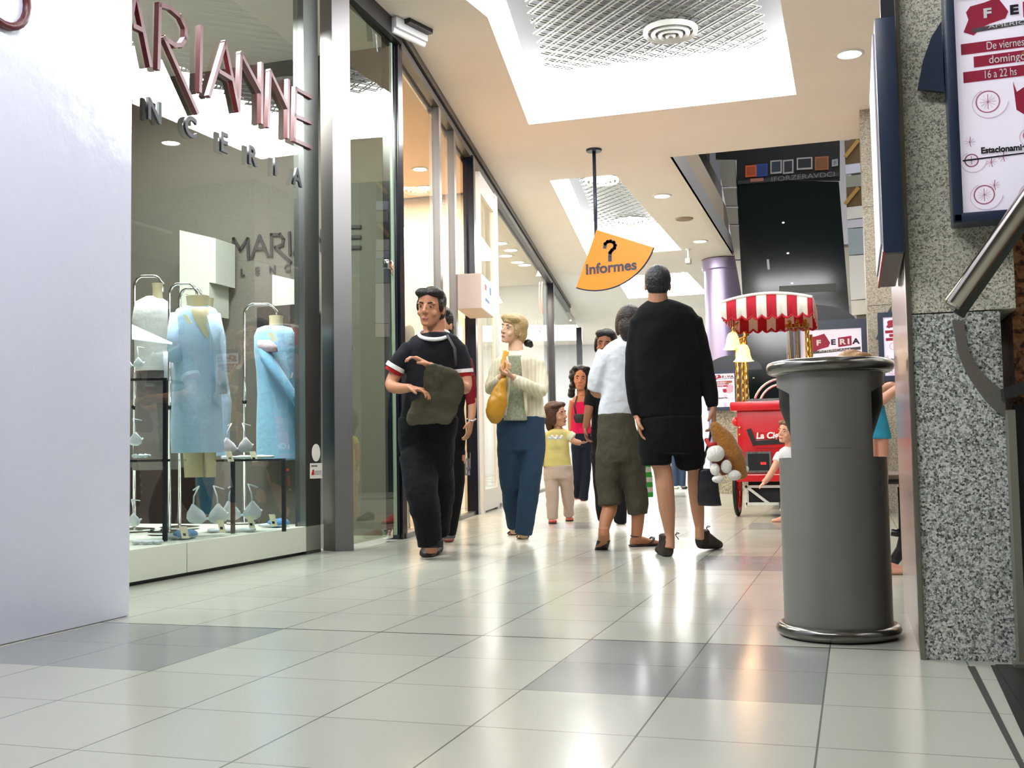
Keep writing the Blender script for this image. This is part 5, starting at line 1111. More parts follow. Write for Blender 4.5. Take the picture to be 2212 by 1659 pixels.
# ---------------------------------------------------------------- dark haired woman behind him
F = Fig(7.75); foot = onz(974, 1176); org = V3((foot.x, foot.y, 0)); sk = skin('skin_light', (196, 142, 112))
fr = F.frame((952, 664), (950, 736), .3)
w = MB(); F.head(w, fr); F.limb(w, [(952, 725, 15, .04), (955, 755, 17, .03)])
TOR = [(752, 940, 975), (762, 918, 1000), (780, 910, 1012), (830, 920, 1008), (880, 922, 1004), (940, 915, 1008)]
F.loft(w, [(r, l+5, q-5) for r, l, q in TOR], .55); F.loft(w, [(930, 918, 1006), (1000, 925, 1000)], .6)
F.limb(w, [(1003, 778, 15, 0), (1016, 830, 12, 0), (1020, 872, 10, -.03), (1018, 908, 7.5, -.06)]); F.hand(w, F.p(1018, 908, -.06), F.p(1010, 950, -.08), (-1, 0, 0), .17, .45, -1)
F.limb(w, [(918, 778, 15, 0), (905, 830, 12, .05), (915, 880, 9, .1)])
F.limb(w, [(985, 980, 22, 0), (980, 1070, 17, 0), (970, 1160, 10, .05)]); F.limb(w, [(940, 980, 22, 0), (945, 1070, 17, .1), (948, 1165, 10, .2)])
wb = fuse(w, 'person', sk, origin=org, vox=.006); tag(wb, 'dark haired woman with dark red sleeves walking half hidden behind the man in black tee', 'woman')
F.face(fr, wb, MATS['brow_black'], M_lip)
F.hair(fr, [(0, -.08, .66, .38, .45, .40), (0, -.22, .42, .36, .32, .36), (-.10, .16, .86, .25, .26, .14), (.12, .18, .85, .25, .25, .14)], hairm('hair_jet', (14, 12, 16)), wb)
w = MB(); F.limb(w, [(962, 700, 10, .05), (970, 712, 10, .02), (974, 732, 7, .02)]); fuse(w, 'ponytail', MATS['hair_jet'], wb, vox=.006)
w = MB(); F.loft(w, TOR, .6); fuse(w, 'vest', fabric('vest_black', (16, 15, 18)), wb, vox=.009, fold=.015)
for pts in ([(1003, 776, 17, 0), (1015, 825, 14, 0), (1019, 876, 12, -.03)], [(918, 776, 17, 0), (906, 825, 14, .04), (913, 870, 12, .08)]):
    w = MB(); F.limb(w, pts); fuse(w, 'sleeve', fabric('sleeve_maroon', (112, 18, 26)), wb, vox=.008, fold=.012)
w = MB(); w.tube([F.p(1018+9*math.cos(a*PI/10), 906+2.5*math.sin(a*PI/10), -.06-.03*math.sin(a*PI/10)) for a in range(20)], .006, 8, closed=True); w.build('bracelet', M_chrome, wb, True)
w = MB(); F.loft(w, [(930, 915, 1008), (985, 918, 1004)], .62); F.limb(w, [(983, 975, 24, 0), (982, 1060, 20, 0), (970, 1158, 15, .05)]); F.limb(w, [(940, 975, 24, 0), (946, 1060, 20, .1), (950, 1158, 15, .2)]); fuse(w, 'trousers', fabric('trousers_jet', (12, 12, 16)), wb, vox=.009, fold=.015)
w = MB(); F.loft(w, [(1148, 954, 985), (1163, 955, 984)], .9, .04); fuse(w, 'rolled_cuff', fabric('cuff_grey', (92, 94, 100)), wb, vox=.007)
h = onz(972, 1167); w = MB(); F.shoe(w, h, TC, .22, .085, .07); floorclamp(w); fuse(w, 'sandal', mat('sandal_red', (120, 62, 52), .6), wb, vox=.006, smooth=2)
h = onz(950, 1160); w = MB(); F.shoe(w, h, TC, .22, .085, .07); floorclamp(w); fuse(w, 'sandal', MATS['sandal_red'], wb, vox=.006, smooth=2)

# ---------------------------------------------------------------- blonde woman in the cream cardigan
F = Fig(8.05); foot = onz(1128, 1173); org = V3((foot.x, foot.y, 0)); sk = skin('skin_fair', (214, 172, 142))
fr = F.frame((1116, 681), (1101, 743), .85, 0)
w = MB(); F.head(w, fr); F.limb(w, [(1114, 725, 15, .03), (1114, 750, 16, .01), (1116, 768, 20, 0)])
TOR = [(757, 1096, 1136), (766, 1080, 1154), (778, 1068, 1168), (810, 1068, 1170), (850, 1070, 1172), (880, 1070, 1176), (904, 1070, 1180)]
F.loft(w, [(r, l+5, q-5) for r, l, q in TOR], .55); F.loft(w, [(900, 1078, 1172), (970, 1078, 1172)], .62)
F.limb(w, [(1078, 785, 13, 0), (1066, 815, 11.5, -.02), (1058, 838, 10, -.06), (1072, 825, 9, -.18), (1086, 812, 7, -.24)]); F.hand(w, F.p(1084, 814, -.24), F.p(1098, 796, -.26), (-.3, 0, 1), .16, 1.0, 1)
F.limb(w, [(1160, 785, 13, 0), (1168, 820, 11.5, -.02), (1166, 842, 10.5, -.08), (1135, 828, 9, -.22), (1106, 813, 7, -.28)]); F.hand(w, F.p(1108, 814, -.28), F.p(1076, 800, -.30), (0, 0, 1), .16, .9, -1)
F.limb(w, [(1100, 960, 20, 0), (1102, 1050, 14, .05), (1111, 1150, 8, .24)]); F.limb(w, [(1150, 960, 22, 0), (1142, 1060, 16, -.04), (1130, 1162, 9, .0)])
bl = fuse(w, 'person', sk, origin=org, vox=.005); tag(bl, 'blonde woman in cream cardigan and blue trousers looking aside, carrying a mustard bag', 'woman')
F.face(fr, bl, hairm('brow_blond', (120, 92, 62)), M_lip)
F.hair(fr, [(0, -.08, .68, .385, .46, .40), (0, -.24, .42, .37, .32, .40), (-.12, .20, .84, .27, .26, .15), (.12, .22, .83, .27, .25, .15), (0, .30, .72, .26, .14, .10), (-.31, .06, .52, .07, .16, .24), (.31, .06, .50, .08, .16, .26), (0, -.34, .22, .26, .16, .22)], hairm('hair_blond', (176, 150, 104)), bl)
w = MB(); w.ell(F.p(1141, 741, .06), (.035, .03, .03)); w.ell(F.p(1146, 745, .06), (.02, .03, .022)); w.build('dark_hair_tie', M_black, bl, True)
w = MB(); F.loft(w, TOR, .60)
F.limb(w, [(1080, 782, 16, 0), (1067, 815, 14.5, -.02), (1060, 840, 13, -.06), (1072, 828, 12, -.17), (1082, 818, 11, -.22)])
F.limb(w, [(1158, 782, 17, 0), (1168, 815, 16, -.02), (1167, 844, 15, -.09), (1138, 832, 13, -.22), (1110, 817, 11.5, -.27)])
cg = fuse(w, 'cardigan', stripes('cardigan_knit', (216, 208, 182), (228, 222, 198), 0, .012, rough=.9), bl, vox=.008, fold=.018, fine=.012)
w = MB(); F.loft(w, [(768, 1097, 1128), (785, 1094, 1128), (820, 1092, 1128), (860, 1090, 1134), (909, 1086, 1140)], .28, -.13); 
bo = fuse(w, 'blouse', mat('blouse_green', (150, 158, 134), .85, var=.35, vscale=60), bl, vox=.007, fold=.01)
w = MB(); w.tube([F.p(1094+5*math.sin(k*.5), 770+k*16, -.20) for k in range(9)], .012, 6); w.tube([F.p(1128+k*1.2, 770+k*16, -.20) for k in range(9)], .012, 6); w.build('front_edge', fabric('edge_cream', (218, 208, 180)), cg, True)
w = MB(); F.loft(w, [(898, 1073, 1178), (940, 1072, 1179), (975, 1074, 1178)], .64); F.limb(w, [(1100, 965, 27, 0), (1102, 1050, 21, .05), (1110, 1138, 15, .22)]); F.limb(w, [(1150, 965, 29, 0), (1144, 1050, 24, -.04), (1131, 1154, 20, .0)])
fuse(w, 'trousers', fabric('jeans_blue', (44, 66, 90)), bl, vox=.009, fold=.016, fine=.010)
for (x, y, dt) in ((1129, 1160, 0), (1109, 1148, .3)):
    h = onz(x, y) if dt == 0 else onz(1109, 1152); w = MB(); F.shoe(w, h, TC, .21, .085, .055); floorclamp(w, .006 if dt == 0 else .02); ft = fuse(w, 'foot', sk, bl, vox=.006, smooth=2)
    d = TC; sd = RX; w = MB(); b = V3((h.x, h.y, 0)); w.loft([(b+d*(.22*q)+ZV*.007, .048*ww, .008, sd, ZV) for q, ww in ((-.03, .6), (.2, .85), (.7, 1), (.95, .8), (1.03, .4))], 14); w.tube([b+d*.15+sd*.048+ZV*.01, b+d*.14+ZV*.05, b+d*.15-sd*.048+ZV*.01], .010, 8, flat=.6); w.build('sandal', mat('sandal_brown', (84, 44, 26), .6), bl, True)
w = MB(); F.loft(w, [(816, 1084, 1094), (835, 1070, 1096), (860, 1056, 1095), (885, 1047, 1091), (903, 1052, 1084), (914, 1060, 1076)], .55, -.30, 20); 
bag = fuse(w, 'shoulder_bag', mat('mustard_leather', (192, 138, 36), .4, spec=.5, var=.12, vscale=14), origin=F.p(1068, 914, -.3), vox=.007, fold=.03, fine=.016); tag(bag, 'slouchy mustard leather shoulder bag hanging from the blonde woman', 'bag')
w = MB(); w.tube([F.p(1091, 758, -.17), F.p(1086, 785, -.24), F.p(1085, 822, -.28)], .014, 8, flat=.4); w.tube([F.p(1097, 760, -.15), F.p(1092, 790, -.22), F.p(1090, 822, -.28)], .010, 8, flat=.4); w.build('bag_strap', MATS['mustard_leather'], bag, True)

# ---------------------------------------------------------------- little girl in the yellow shirt
F = Fig(9.55); foot = onz(1193, 1143); org = V3((foot.x, foot.y, 0)); sk = skin('skin_child', (204, 150, 122))
fr = F.frame((1196, 870), (1206, 922), -.95)
w = MB(); F.head(w, fr); F.limb(w, [(1204, 912, 9, .02), (1206, 930, 10, .0)])
TOR = [(926, 1192, 1222), (933, 1180, 1230), (950, 1179, 1229), (980, 1175, 1231), (1009, 1172, 1236)]
F.loft(w, [(r, l+4, q-4) for r, l, q in TOR], .6); F.loft(w, [(1006, 1178, 1232), (1032, 1178, 1232)], .62)
F.limb(w, [(1227, 938, 8, 0), (1238, 952, 7, -.03), (1254, 957, 6, -.06)]); F.hand(w, F.p(1253, 957, -.06), F.p(1270, 955, -.07), (0, 0, 1), .10, .6, 1)
F.limb(w, [(1183, 938, 8, 0), (1176, 965, 7, .02), (1174, 990, 5.5, 0)]); F.hand(w, F.p(1174, 990), F.p(1174, 1008), (1, 0, 0), .10, .4, 1)
F.limb(w, [(1192, 1030, 14, 0), (1194, 1080, 11, -.02), (1193, 1122, 7, -.04)]); F.limb(w, [(1222, 1030, 14, 0), (1227, 1080, 11, .06), (1229, 1118, 7, .12)])
gi = fuse(w, 'child', sk, origin=org, vox=.005); tag(gi, 'little girl in yellow shirt and pale pink trousers holding an adult hand', 'child')
F.face(fr, gi, hairm('brow_brown', (70, 44, 30)), M_lip)
F.hair(fr, [(0, -.08, .68, .385, .47, .40), (0, -.26, .42, .38, .32, .42), (-.12, .18, .86, .26, .26, .14), (.12, .18, .86, .26, .25, .14), (-.32, .0, .45, .08, .2, .36), (.32, .0, .45, .08, .2, .36), (0, -.34, .1, .30, .17, .30)], hairm('hair_brown', (74, 44, 30)), gi)
w = MB(); F.loft(w, TOR, .66); F.limb(w, [(1224, 937, 10.5, 0), (1234, 944, 10, -.02)]); F.limb(w, [(1184, 937, 10.5, 0), (1178, 952, 10, .01)])
sh = fuse(w, 'shirt', mat('shirt_yellow', (222, 206, 130), .85, var=.10, vscale=18), gi, vox=.007, fold=.012)
w = MB(); F.limb(w, [(1229, 940, 11.5, -.01), (1238, 946, 11, -.02)]); w.build('sleeve_cuff', fabric('mint_white', (222, 226, 196)), sh, True, angle=50)
w = MB()
for k in range(9): w.ell(F.p(1186+k*3.4, 946+2.5*math.sin(k*2.1), -.165-.004*(4-abs(k-4))), (.014, .006, .010+.008*((k*7) % 3)/2))
fuse(w, 'printed_motif', mat('motif_silver', (216, 220, 230), .3, .3), sh, vox=.004, smooth=0)
w = MB(); F.loft(w, [(1004, 1173, 1237), (1034, 1173, 1238)], .66); F.limb(w, [(1191, 1030, 17, 0), (1193, 1075, 14, -.02), (1194, 1122, 11.5, -.03)]); F.limb(w, [(1222, 1030, 16, 0), (1227, 1075, 14, .06), (1229, 1114, 11, .1)])
fuse(w, 'trousers', fabric('trousers_pink', (206, 184, 172)), gi, vox=.007, fold=.018, fine=.012)
for x, y in ((1193, 1129), (1229, 1124)):
    h = onz(x, y); w = MB(); F.shoe(w, h, TC, .18, .08, .075); floorclamp(w); s_ = fuse(w, 'shoe', mat('shoe_coral', (178, 62, 60), .55), gi, vox=.006, smooth=2)
    w = MB(); b = V3((h.x, h.y, 0)); w.loft([(b+TC*(.18*q)+ZV*.006, .042*ww, .007, RX, ZV) for q, ww in ((-.03, .6), (.2, .85), (.7, 1), (.95, .8), (1.03, .4))], 14); w.build('sole', M_sole, s_, True)

# ---------------------------------------------------------------- person in black holding the girl's hand
F = Fig(9.25); foot = onz(1340, 1143); org = V3((foot.x, foot.y, 0)); sk = skin('skin_brown', (142, 92, 68))
fr = F.frame((1311, 713), (1306, 775), .25)
w = MB(); F.head(w, fr); F.limb(w, [(1311, 765, 13, .03), (1312, 790, 15, 0)])
TOR = [(785, 1296, 1330), (796, 1278, 1350), (820, 1276, 1354), (870, 1280, 1350), (930, 1276, 1352)]
F.loft(w, [(r, l+4, q-4) for r, l, q in TOR], .55); F.loft(w, [(925, 1280, 1350), (985, 1282, 1348)], .6)
F.limb(w, [(1286, 808, 13, 0), (1278, 850, 11, -.02), (1271, 890, 9.5, -.05), (1265, 925, 7, -.06)]); F.hand(w, F.p(1265, 924, -.06), F.p(1268, 962, -.07), (1, 0, 0), .165, .8, 1)
F.limb(w, [(1344, 808, 13, 0), (1354, 860, 11, 0), (1352, 910, 8, -.04)])
F.limb(w, [(1298, 975, 19, 0), (1300, 1050, 14, .05), (1304, 1125, 8, .15)]); F.limb(w, [(1335, 975, 19, 0), (1338, 1050, 14, 0), (1340, 1130, 8, 0)])
bk = fuse(w, 'person', sk, origin=org, vox=.006); tag(bk, 'dark haired person in black reaching down to the little girl, behind the white shirt', 'person')
F.face(fr, bk, MATS['brow_black'], M_lipb)
F.hair(fr, [(0, -.08, .66, .38, .46, .41), (0, -.22, .42, .37, .32, .38), (-.10, .16, .86, .25, .26, .15), (.12, .18, .85, .25, .25, .15), (-.33, .0, .5, .08, .2, .3), (.33, .0, .5, .08, .2, .3)], MATS['hair_jet'], bk)
w = MB(); F.loft(w, TOR, .62); F.limb(w, [(1287, 808, 16, 0), (1279, 850, 14, -.02), (1272, 878, 13, -.04)]); F.limb(w, [(1343, 808, 16, 0), (1354, 850, 14, 0), (1354, 880, 13, -.02)]); fuse(w, 'top', fabric('top_black', (13, 13, 15)), bk, vox=.009, fold=.015)
w = MB(); F.loft(w, [(925, 1276, 1352), (985, 1278, 1350)], .64); F.limb(w, [(1296, 975, 22, 0), (1300, 1050, 18, .05), (1304, 1125, 14, .14)]); F.limb(w, [(1335, 975, 22, 0), (1338, 1050, 18, 0), (1340, 1130, 14, 0)]); fuse(w, 'trousers', fabric('trousers_charcoal', (20, 21, 26)), bk, vox=.009, fold=.015)
for x, y in ((1338, 1129), (1304, 1122)):
    h = onz(x, y); w = MB(); F.shoe(w, h, TC, .26, .10, .09); floorclamp(w); fuse(w, 'shoe', mat('shoe_black', (12, 11, 11), .4), bk, vox=.007, smooth=2)

# ---------------------------------------------------------------- woman in pink farther back
F = Fig(13.7); foot = onz(1258, 1088); org = V3((foot.x, foot.y, 0)); sk = skin('skin_warm', (186, 124, 94))
fr = F.frame((1256, 793), (1253, 842), .12)
w = MB(); F.head(w, fr); F.limb(w, [(1255, 835, 9, .03), (1256, 856, 10, 0)])
TOR = [(853, 1246, 1266), (860, 1236, 1276), (870, 1234, 1277), (900, 1238, 1272), (935, 1234, 1277)]
F.loft(w, [(r, l+1, q-1) for r, l, q in TOR], .6); F.loft(w, [(930, 1237, 1275), (968, 1238, 1275)], .62)
F.limb(w, [(1237, 866, 7, 0), (1232, 895, 6, .03), (1232, 930, 4.5, 0)]); F.hand(w, F.p(1232, 930), F.p(1234, 948), (1, 0, 0), .16, .5, 1)
F.limb(w, [(1275, 866, 7, 0), (1282, 895, 6, .03), (1282, 930, 4.5, 0)]); F.hand(w, F.p(1282, 930), F.p(1281, 948), (-1, 0, 0), .16, .5, -1)
F.limb(w, [(1246, 960, 10, 0), (1249, 1020, 8, .02), (1246, 1075, 5, .2)]); F.limb(w, [(1265, 960, 10, 0), (1265, 1020, 8, 0), (1259, 1078, 5, 0)])
pk = fuse(w, 'person', sk, origin=org, vox=.007); tag(pk, 'woman with dark curly hair in a magenta top and dark jeans, farther back', 'woman')
F.face(fr, pk, MATS['brow_black'], M_lip)
rnd = random.Random(5)
F.hair(fr, [(0, -.10, .68, .40, .48, .42), (0, -.26, .40, .40, .34, .42)]+[(sx*(.36+rnd.uniform(-.04, .05)), rnd.uniform(-.25, .08), h, .17, .22, .17) for sx in (-1, 1) for h in (.75, .55, .35, .15, -.05, -.22)]+[(rnd.uniform(-.3, .3), rnd.uniform(.0, .28), .93+rnd.uniform(-.06, .05), .13, .12, .10) for k in range(8)], hairm('hair_curly', (18, 14, 16)), pk, vox=.008, fold=.02)
w = MB(); F.loft(w, [(868, 1235, 1276), (900, 1236, 1274), (920, 1233, 1277), (937, 1231, 1279)], .66); fuse(w, 'tube_top', fabric('top_magenta', (216, 30, 88)), pk, vox=.009, fold=.015)
w = MB(); F.loft(w, [(932, 1233, 1278), (968, 1234, 1279)], .64); F.limb(w, [(1245, 962, 12.5, 0), (1248, 1020, 10.5, .02), (1246, 1072, 9.5, .16)]); F.limb(w, [(1266, 962, 12.5, 0), (1266, 1020, 10.5, 0), (1260, 1080, 10, 0)]); fuse(w, 'jeans', fabric('jeans_navy', (26, 32, 50)), pk, vox=.010, fold=.015)
for x, y in ((1259, 1081), (1245, 1077)):
    h = onz(x, y); w = MB(); F.shoe(w, h, TC, .23, .09, .06); floorclamp(w); fuse(w, 'sandal', mat('sandal_pink', (150, 84, 70), .6), pk, vox=.008, smooth=2)
w = MB(); F.loft(w, [(894, 1240, 1262), (903, 1238, 1264), (914, 1243, 1262)], .4, -.22); hb_ = fuse(w, 'crossbody_bag', mat('bag_dark', (38, 34, 38), .5), origin=F.p(1251, 915, -.22), vox=.009); tag(hb_, 'small dark crossbody bag on the woman in magenta top', 'bag')
w = MB(); w.tube([F.p(1247, 856, -.17), F.p(1241, 876, -.2), F.p(1244, 896, -.22)], .012, 8, flat=.4); w.build('bag_strap', MATS['bag_dark'], hb_, True)

# ---------------------------------------------------------------- woman in white tee and olive capris, from behind
F = Fig(7.3); foot = onz(1378, 1184); org = V3((foot.x, foot.y, 0)); sk = skin('skin_olive', (176, 120, 88))
fr = F.frame((1358, 662), (1356, 732), PI-.2)
w = MB(); F.head(w, fr); F.limb(w, [(1358, 715, 16, -.02), (1356, 745, 18, 0)])
TOR = [(724, 1342, 1376), (734, 1322, 1388), (748, 1304, 1400), (775, 1298, 1402), (815, 1300, 1396), (850, 1298, 1388), (880, 1293, 1376), (898, 1291, 1370)]
F.loft(w, [(r, l+6, q-6) for r, l, q in TOR], .55); F.loft(w, [(890, 1300, 1362), (960, 1302, 1372), (1000, 1306, 1376)], .5)
F.limb(w, [(1308, 765, 17, 0), (1296, 805, 15, .02), (1286, 840, 13, .06), (1296, 850, 11, .2), (1312, 845, 8, .32)]); F.hand(w, F.p(1310, 845, .32), F.p(1330, 838, .36), (0, 0, -1), .165, .7, 1)
F.limb(w, [(1394, 765, 16, 0), (1402, 815, 14, .02), (1400, 850, 12, .08), (1390, 850, 9, .25)])
F.limb(w, [(1318, 985, 22, 0), (1313, 1060, 17, .02), (1317, 1095, 17, .0), (1309, 1122, 14, -.08), (1305, 1142, 11.5, -.13), (1303, 1158, 11, -.13)]); F.limb(w, [(1362, 985, 22, 0), (1372, 1060, 17, 0), (1378, 1110, 15, 0), (1374, 1165, 11, 0)])
w2 = F.p(1304, 1140, -.14); w.loft([(w2+V3((0, 0, 0)), .035, .04, RX, FY), (w2+TC*.01-ZV*.05, .038, .035, RX, FY), (w2+FY*.05-ZV*.10, .04, .025, RX, FY), (w2+FY*.10-ZV*.135-RX*.02, .035, .014, RX, FY)], 14)
h = onz(1363, 1181); d = (RX*.95+FY*.3).normalized(); F.shoe(w, V3((h.x, h.y, 0)), d, .235, .085, .075)
for v in w.bm.verts:
    if v.co.z < .014: v.co.z = .014
wt = fuse(w, 'person', sk, origin=org, vox=.005); tag(wt, 'woman in white tee and olive cropped trousers seen from behind in flip flops', 'woman')
F.hair(fr, [(0, -.08, .64, .40, .47, .42), (0, -.24, .36, .39, .34, .44), (-.31, .02, .45, .10, .22, .38), (.31, .02, .45, .10, .22, .38), (0, -.28, .12, .32, .22, .26)], hairm('hair_dark_brown', (32, 22, 20)), wt)
w = MB(); F.loft(w, TOR, .6); F.limb(w, [(1312, 760, 24, 0), (1297, 802, 23, .02), (1287, 846, 21, .05)]); F.limb(w, [(1392, 762, 20, 0), (1402, 810, 18, .02), (1402, 846, 17, .06)])
fuse(w, 't_shirt', fabric('tee_white', (214, 216, 222)), wt, vox=.008, fold=.022, fine=.014)
w = MB(); F.loft(w, [(892, 1292, 1369), (920, 1289, 1375), (960, 1287, 1386), (1000, 1288, 1392)], .66); F.limb(w, [(1318, 985, 31, 0), (1314, 1040, 28, .02), (1318, 1092, 27, 0)]); F.limb(w, [(1362, 985, 31, 0), (1372, 1050, 26, 0), (1378, 1112, 24, 0)])
fuse(w, 'cropped_trousers', fabric('capri_olive', (72, 68, 56)), wt, vox=.008, fold=.024, fine=.016)
b = V3((h.x, h.y, 0)); sd = V3((-d.y, d.x, 0)); w = MB(); w.loft([(b+d*(.24*q)+ZV*.008, .046*ww, .008, sd, ZV) for q, ww in ((-.03, .6), (.15, .8), (.45, .85), (.75, 1.05), (.95, .85), (1.03, .4))], 16); w.tube([b+d*.12+sd*.044+ZV*.012, b+d*.165+sd*.02+ZV*.058, b+d*.17-ZV*-.052, b+d*.16-sd*.03+ZV*.05, b+d*.12-sd*.046+ZV*.012], .011, 8, flat=.6); w.build('flip_flop', mat('flip_flop_dark', (48, 44, 44), .6), wt, True)
w = MB(); w.loft([(w2+FY*(.02+.12*q)-ZV*(.085+.075*q)-RX*.01*q, .044, .008, RX, (FY*.5+ZV*.86).normalized()) for q in (0, .3, .7, 1)], 12); w.build('flip_flop', MATS['flip_flop_dark'], wt, True)
w = MB(); w.tube([F.p(1374+11.5*math.cos(a*PI/10), 1157+2.5*math.sin(a*PI/10), -.035*math.sin(a*PI/10)) for a in range(20)], .004, 6, closed=True); w.build('ankle_cord', M_black, wt, True)
G = Fig(7.6); w = MB(); G.loft(w, [(1002, 1392, 1406), (1030, 1390, 1410), (1074, 1394, 1412)], .35); sb = fuse(w, 'striped_bag', stripes('bag_stripes', (60, 176, 66), (232, 226, 216), 2, .035), origin=G.p(1402, 1074), vox=.007); tag(sb, 'small green and white striped bag hanging between the two walkers seen from behind', 'bag')
w = MB(); w.tube([G.p(1397, 1003), G.p(1394, 950), G.p(1391, 900)], .006, 6); w.tube([G.p(1404, 1003), G.p(1398, 950), G.p(1392, 900)], .006, 6); w.build('cord_handle', MATS['band_white'], sb, True)

# ---------------------------------------------------------------- man in black from behind
F = Fig(6.72); foot = onz(1443, 1204); org = V3((foot.x, foot.y, 0)); sk = skin('skin_pale_tan', (182, 132, 104))
fr = F.frame((1421, 574), (1420, 654), PI+.1)
w = MB(); F.head(w, fr); F.limb(w, [(1421, 625, 21, -.03), (1421, 650, 22, -.01), (1423, 668, 26, .0)])
TOR = [(648, 1396, 1446), (655, 1384, 1472), (664, 1374, 1496), (682, 1366, 1508), (720, 1362, 1512), (780, 1364, 1514), (840, 1366, 1514), (905, 1370, 1516)]
F.loft(w, [(r, l+7, q-7) for r, l, q in TOR], .5); F.loft(w, [(900, 1384, 1508), (975, 1384, 1512)], .6)
F.limb(w, [(1384, 712, 14, 0), (1369, 780, 14, .02), (1370, 850, 13, .0), (1378, 903, 9, -.02)]); F.hand(w, F.p(1378, 900, -.02), F.p(1386, 938, -.02), (1, 0, 0), .185, .5, 1)
F.limb(w, [(1496, 712, 14, 0), (1518, 780, 14, .02), (1535, 840, 13, .0), (1540, 882, 9, -.02)]); F.hand(w, F.p(1540, 880, -.02), F.p(1543, 918, -.02), (-1, 0, 0), .185, .75, -1)
F.limb(w, [(1414, 965, 30, 0), (1430, 1010, 20, 0), (1436, 1050, 20, -.02), (1441, 1100, 18, 0), (1446, 1150, 11, .02), (1446, 1185, 12, .0)])
F.limb(w, [(1490, 965, 30, 0), (1502, 1010, 18, .08), (1502, 1050, 17, .14), (1507, 1100, 15, .16), (1511, 1140, 10, .14), (1511, 1165, 10, .12)])
mb_ = fuse(w, 'person', sk, origin=org, vox=.005); tag(mb_, 'tall man in black pullover and black shorts walking away, seen from behind', 'man')
F.hair(fr, [(0, -.08, .62, .365, .45, .41), (0, -.20, .46, .325, .27, .30)], hairm('hair_cropped', (24, 24, 30)), mb_, fold=.003)
w = MB(); F.loft(w, TOR, .56)
F.limb(w, [(1384, 690, 24, 0), (1370, 770, 20, .02), (1370, 850, 17, 0), (1377, 898, 13, -.02)]); F.limb(w, [(1494, 690, 24, 0), (1517, 770, 20, .02), (1533, 840, 17, 0), (1540, 880, 13, -.02)])
fuse(w, 'pullover', fabric('pullover_black', (5, 5, 8)), mb_, vox=.009, fold=.02)
w = MB(); F.loft(w, [(898, 1376, 1516), (945, 1376, 1518), (980, 1378, 1520)], .62); F.limb(w, [(1414, 955, 37, 0), (1416, 1004, 35, 0)]); F.limb(w, [(1486, 955, 36, 0), (1492, 1004, 33, .06)])
fuse(w, 'shorts', fabric('shorts_black', (5, 5, 7)), mb_, vox=.009, fold=.018)
for k, (x, y, dd_, lift) in enumerate(((1443, 1203, FY, 0), (1511, 1192, (FY*.75+RX*.55), .035))):
    h = onz(x, y); w = MB(); F.shoe(w, h, dd_, .29, .11, .115, lift); w.tube([V3((h.x, h.y, .05))+V3(dd_)*.06, V3((h.x, h.y, .135))+V3(dd_)*.05], [.05, .047], 14)
    floorclamp(w); s_ = fuse(w, 'shoe', mat('shoe_suede', (44, 34, 28), .8), mb_, vox=.006, smooth=2)
    q = V3((h.x, h.y, .135+lift*.5)); sd = RX; w = MB(); w.tube([q+sd*.07-ZV*.03, q+sd*.048, q+sd*.058+ZV*.014, q+sd*.075+ZV*.010, q+sd*.048], .003, 6); w.build('lace', M_black, s_, True)
# black carrier bag and plush dog in his right hand
G = Fig(6.72); w = MB(); G.loft(w, [(1012, 1508, 1546), (1040, 1506, 1552), (1075, 1505, 1556), (1092, 1506, 1559)], .3, .0); cb2 = fuse(w, 'carrier_bag', mat('bag_plastic', (26, 27, 38), .35, bump=.4, bscale=12), origin=G.p(1532, 1092), vox=.008, fold=.02); tag(cb2, 'black plastic carrier bag hanging beside the bare legs of the man in shorts', 'bag')
w = MB(); w.tube([G.p(1514, 1014), G.p(1530, 960, -.02), G.p(1540, 915, -.02)], .008, 6); w.tube([G.p(1542, 1014), G.p(1542, 960, -.02), G.p(1543, 915, -.02)], .008, 6); w.build('bag_handle', MATS['bag_plastic'], cb2, True)
G = Fig(6.6); M_pl = fabric('plush_brown', (160, 106, 40), .6, 60, .4); M_pw = fabric('plush_white', (232, 228, 222), .6, 60, .4)
w = MB(); G.limb(w, [(1541, 912, 9, .02), (1548, 928, 15, .02), (1562, 952, 25, .03), (1580, 985, 27, .03), (1597, 1015, 17, .03), (1606, 1032, 8, .03)])
pd = fuse(w, 'plush_dog', M_pl, origin=G.p(1575, 1035), vox=.006, fold=.02); tag(pd, 'brown and white plush toy hanging from the hand of the man in shorts', 'plush toy')
w = MB(); G.limb(w, [(1540, 975, 18, -.02), (1560, 1000, 18, -.02), (1572, 1022, 14, -.02)]); fuse(w, 'belly', fabric('plush_rust', (126, 52, 24), .6, 60, .4), pd, vox=.006)
for nm, x, y, a, b in (('muzzle', 1546, 979, 19, 18), ('paw', 1544, 1014, 10, 13), ('paw', 1569, 1008, 11, 14), ('paw', 1587, 1027, 15, 11), ('paw', 1551, 1035, 13, 8), ('tail_tip', 1612, 1013, 6, 7)):
    w = MB(); c = G.p(x, y, -.09 if nm != 'tail_tip' else .02); w.ell(c, (pxm(a, 6.6), pxm(a, 6.6), pxm(b, 6.6)), (RX, FY, ZV))
    if nm == 'muzzle': w.ell(c+RX*-.02-ZV*.02, (.035, .04, .03), (RX, FY, ZV))
    fuse(w, nm, M_pw, pd, vox=.006, smooth=2, fold=.008)
w = MB(); w.tube([G.p(1526, 950, -.02), G.p(1532, 962, -.09), G.p(1548, 958, -.1)], .014, 8); w.build('red_ribbon', mat('ribbon_red', (176, 26, 30), .7), pd, True)

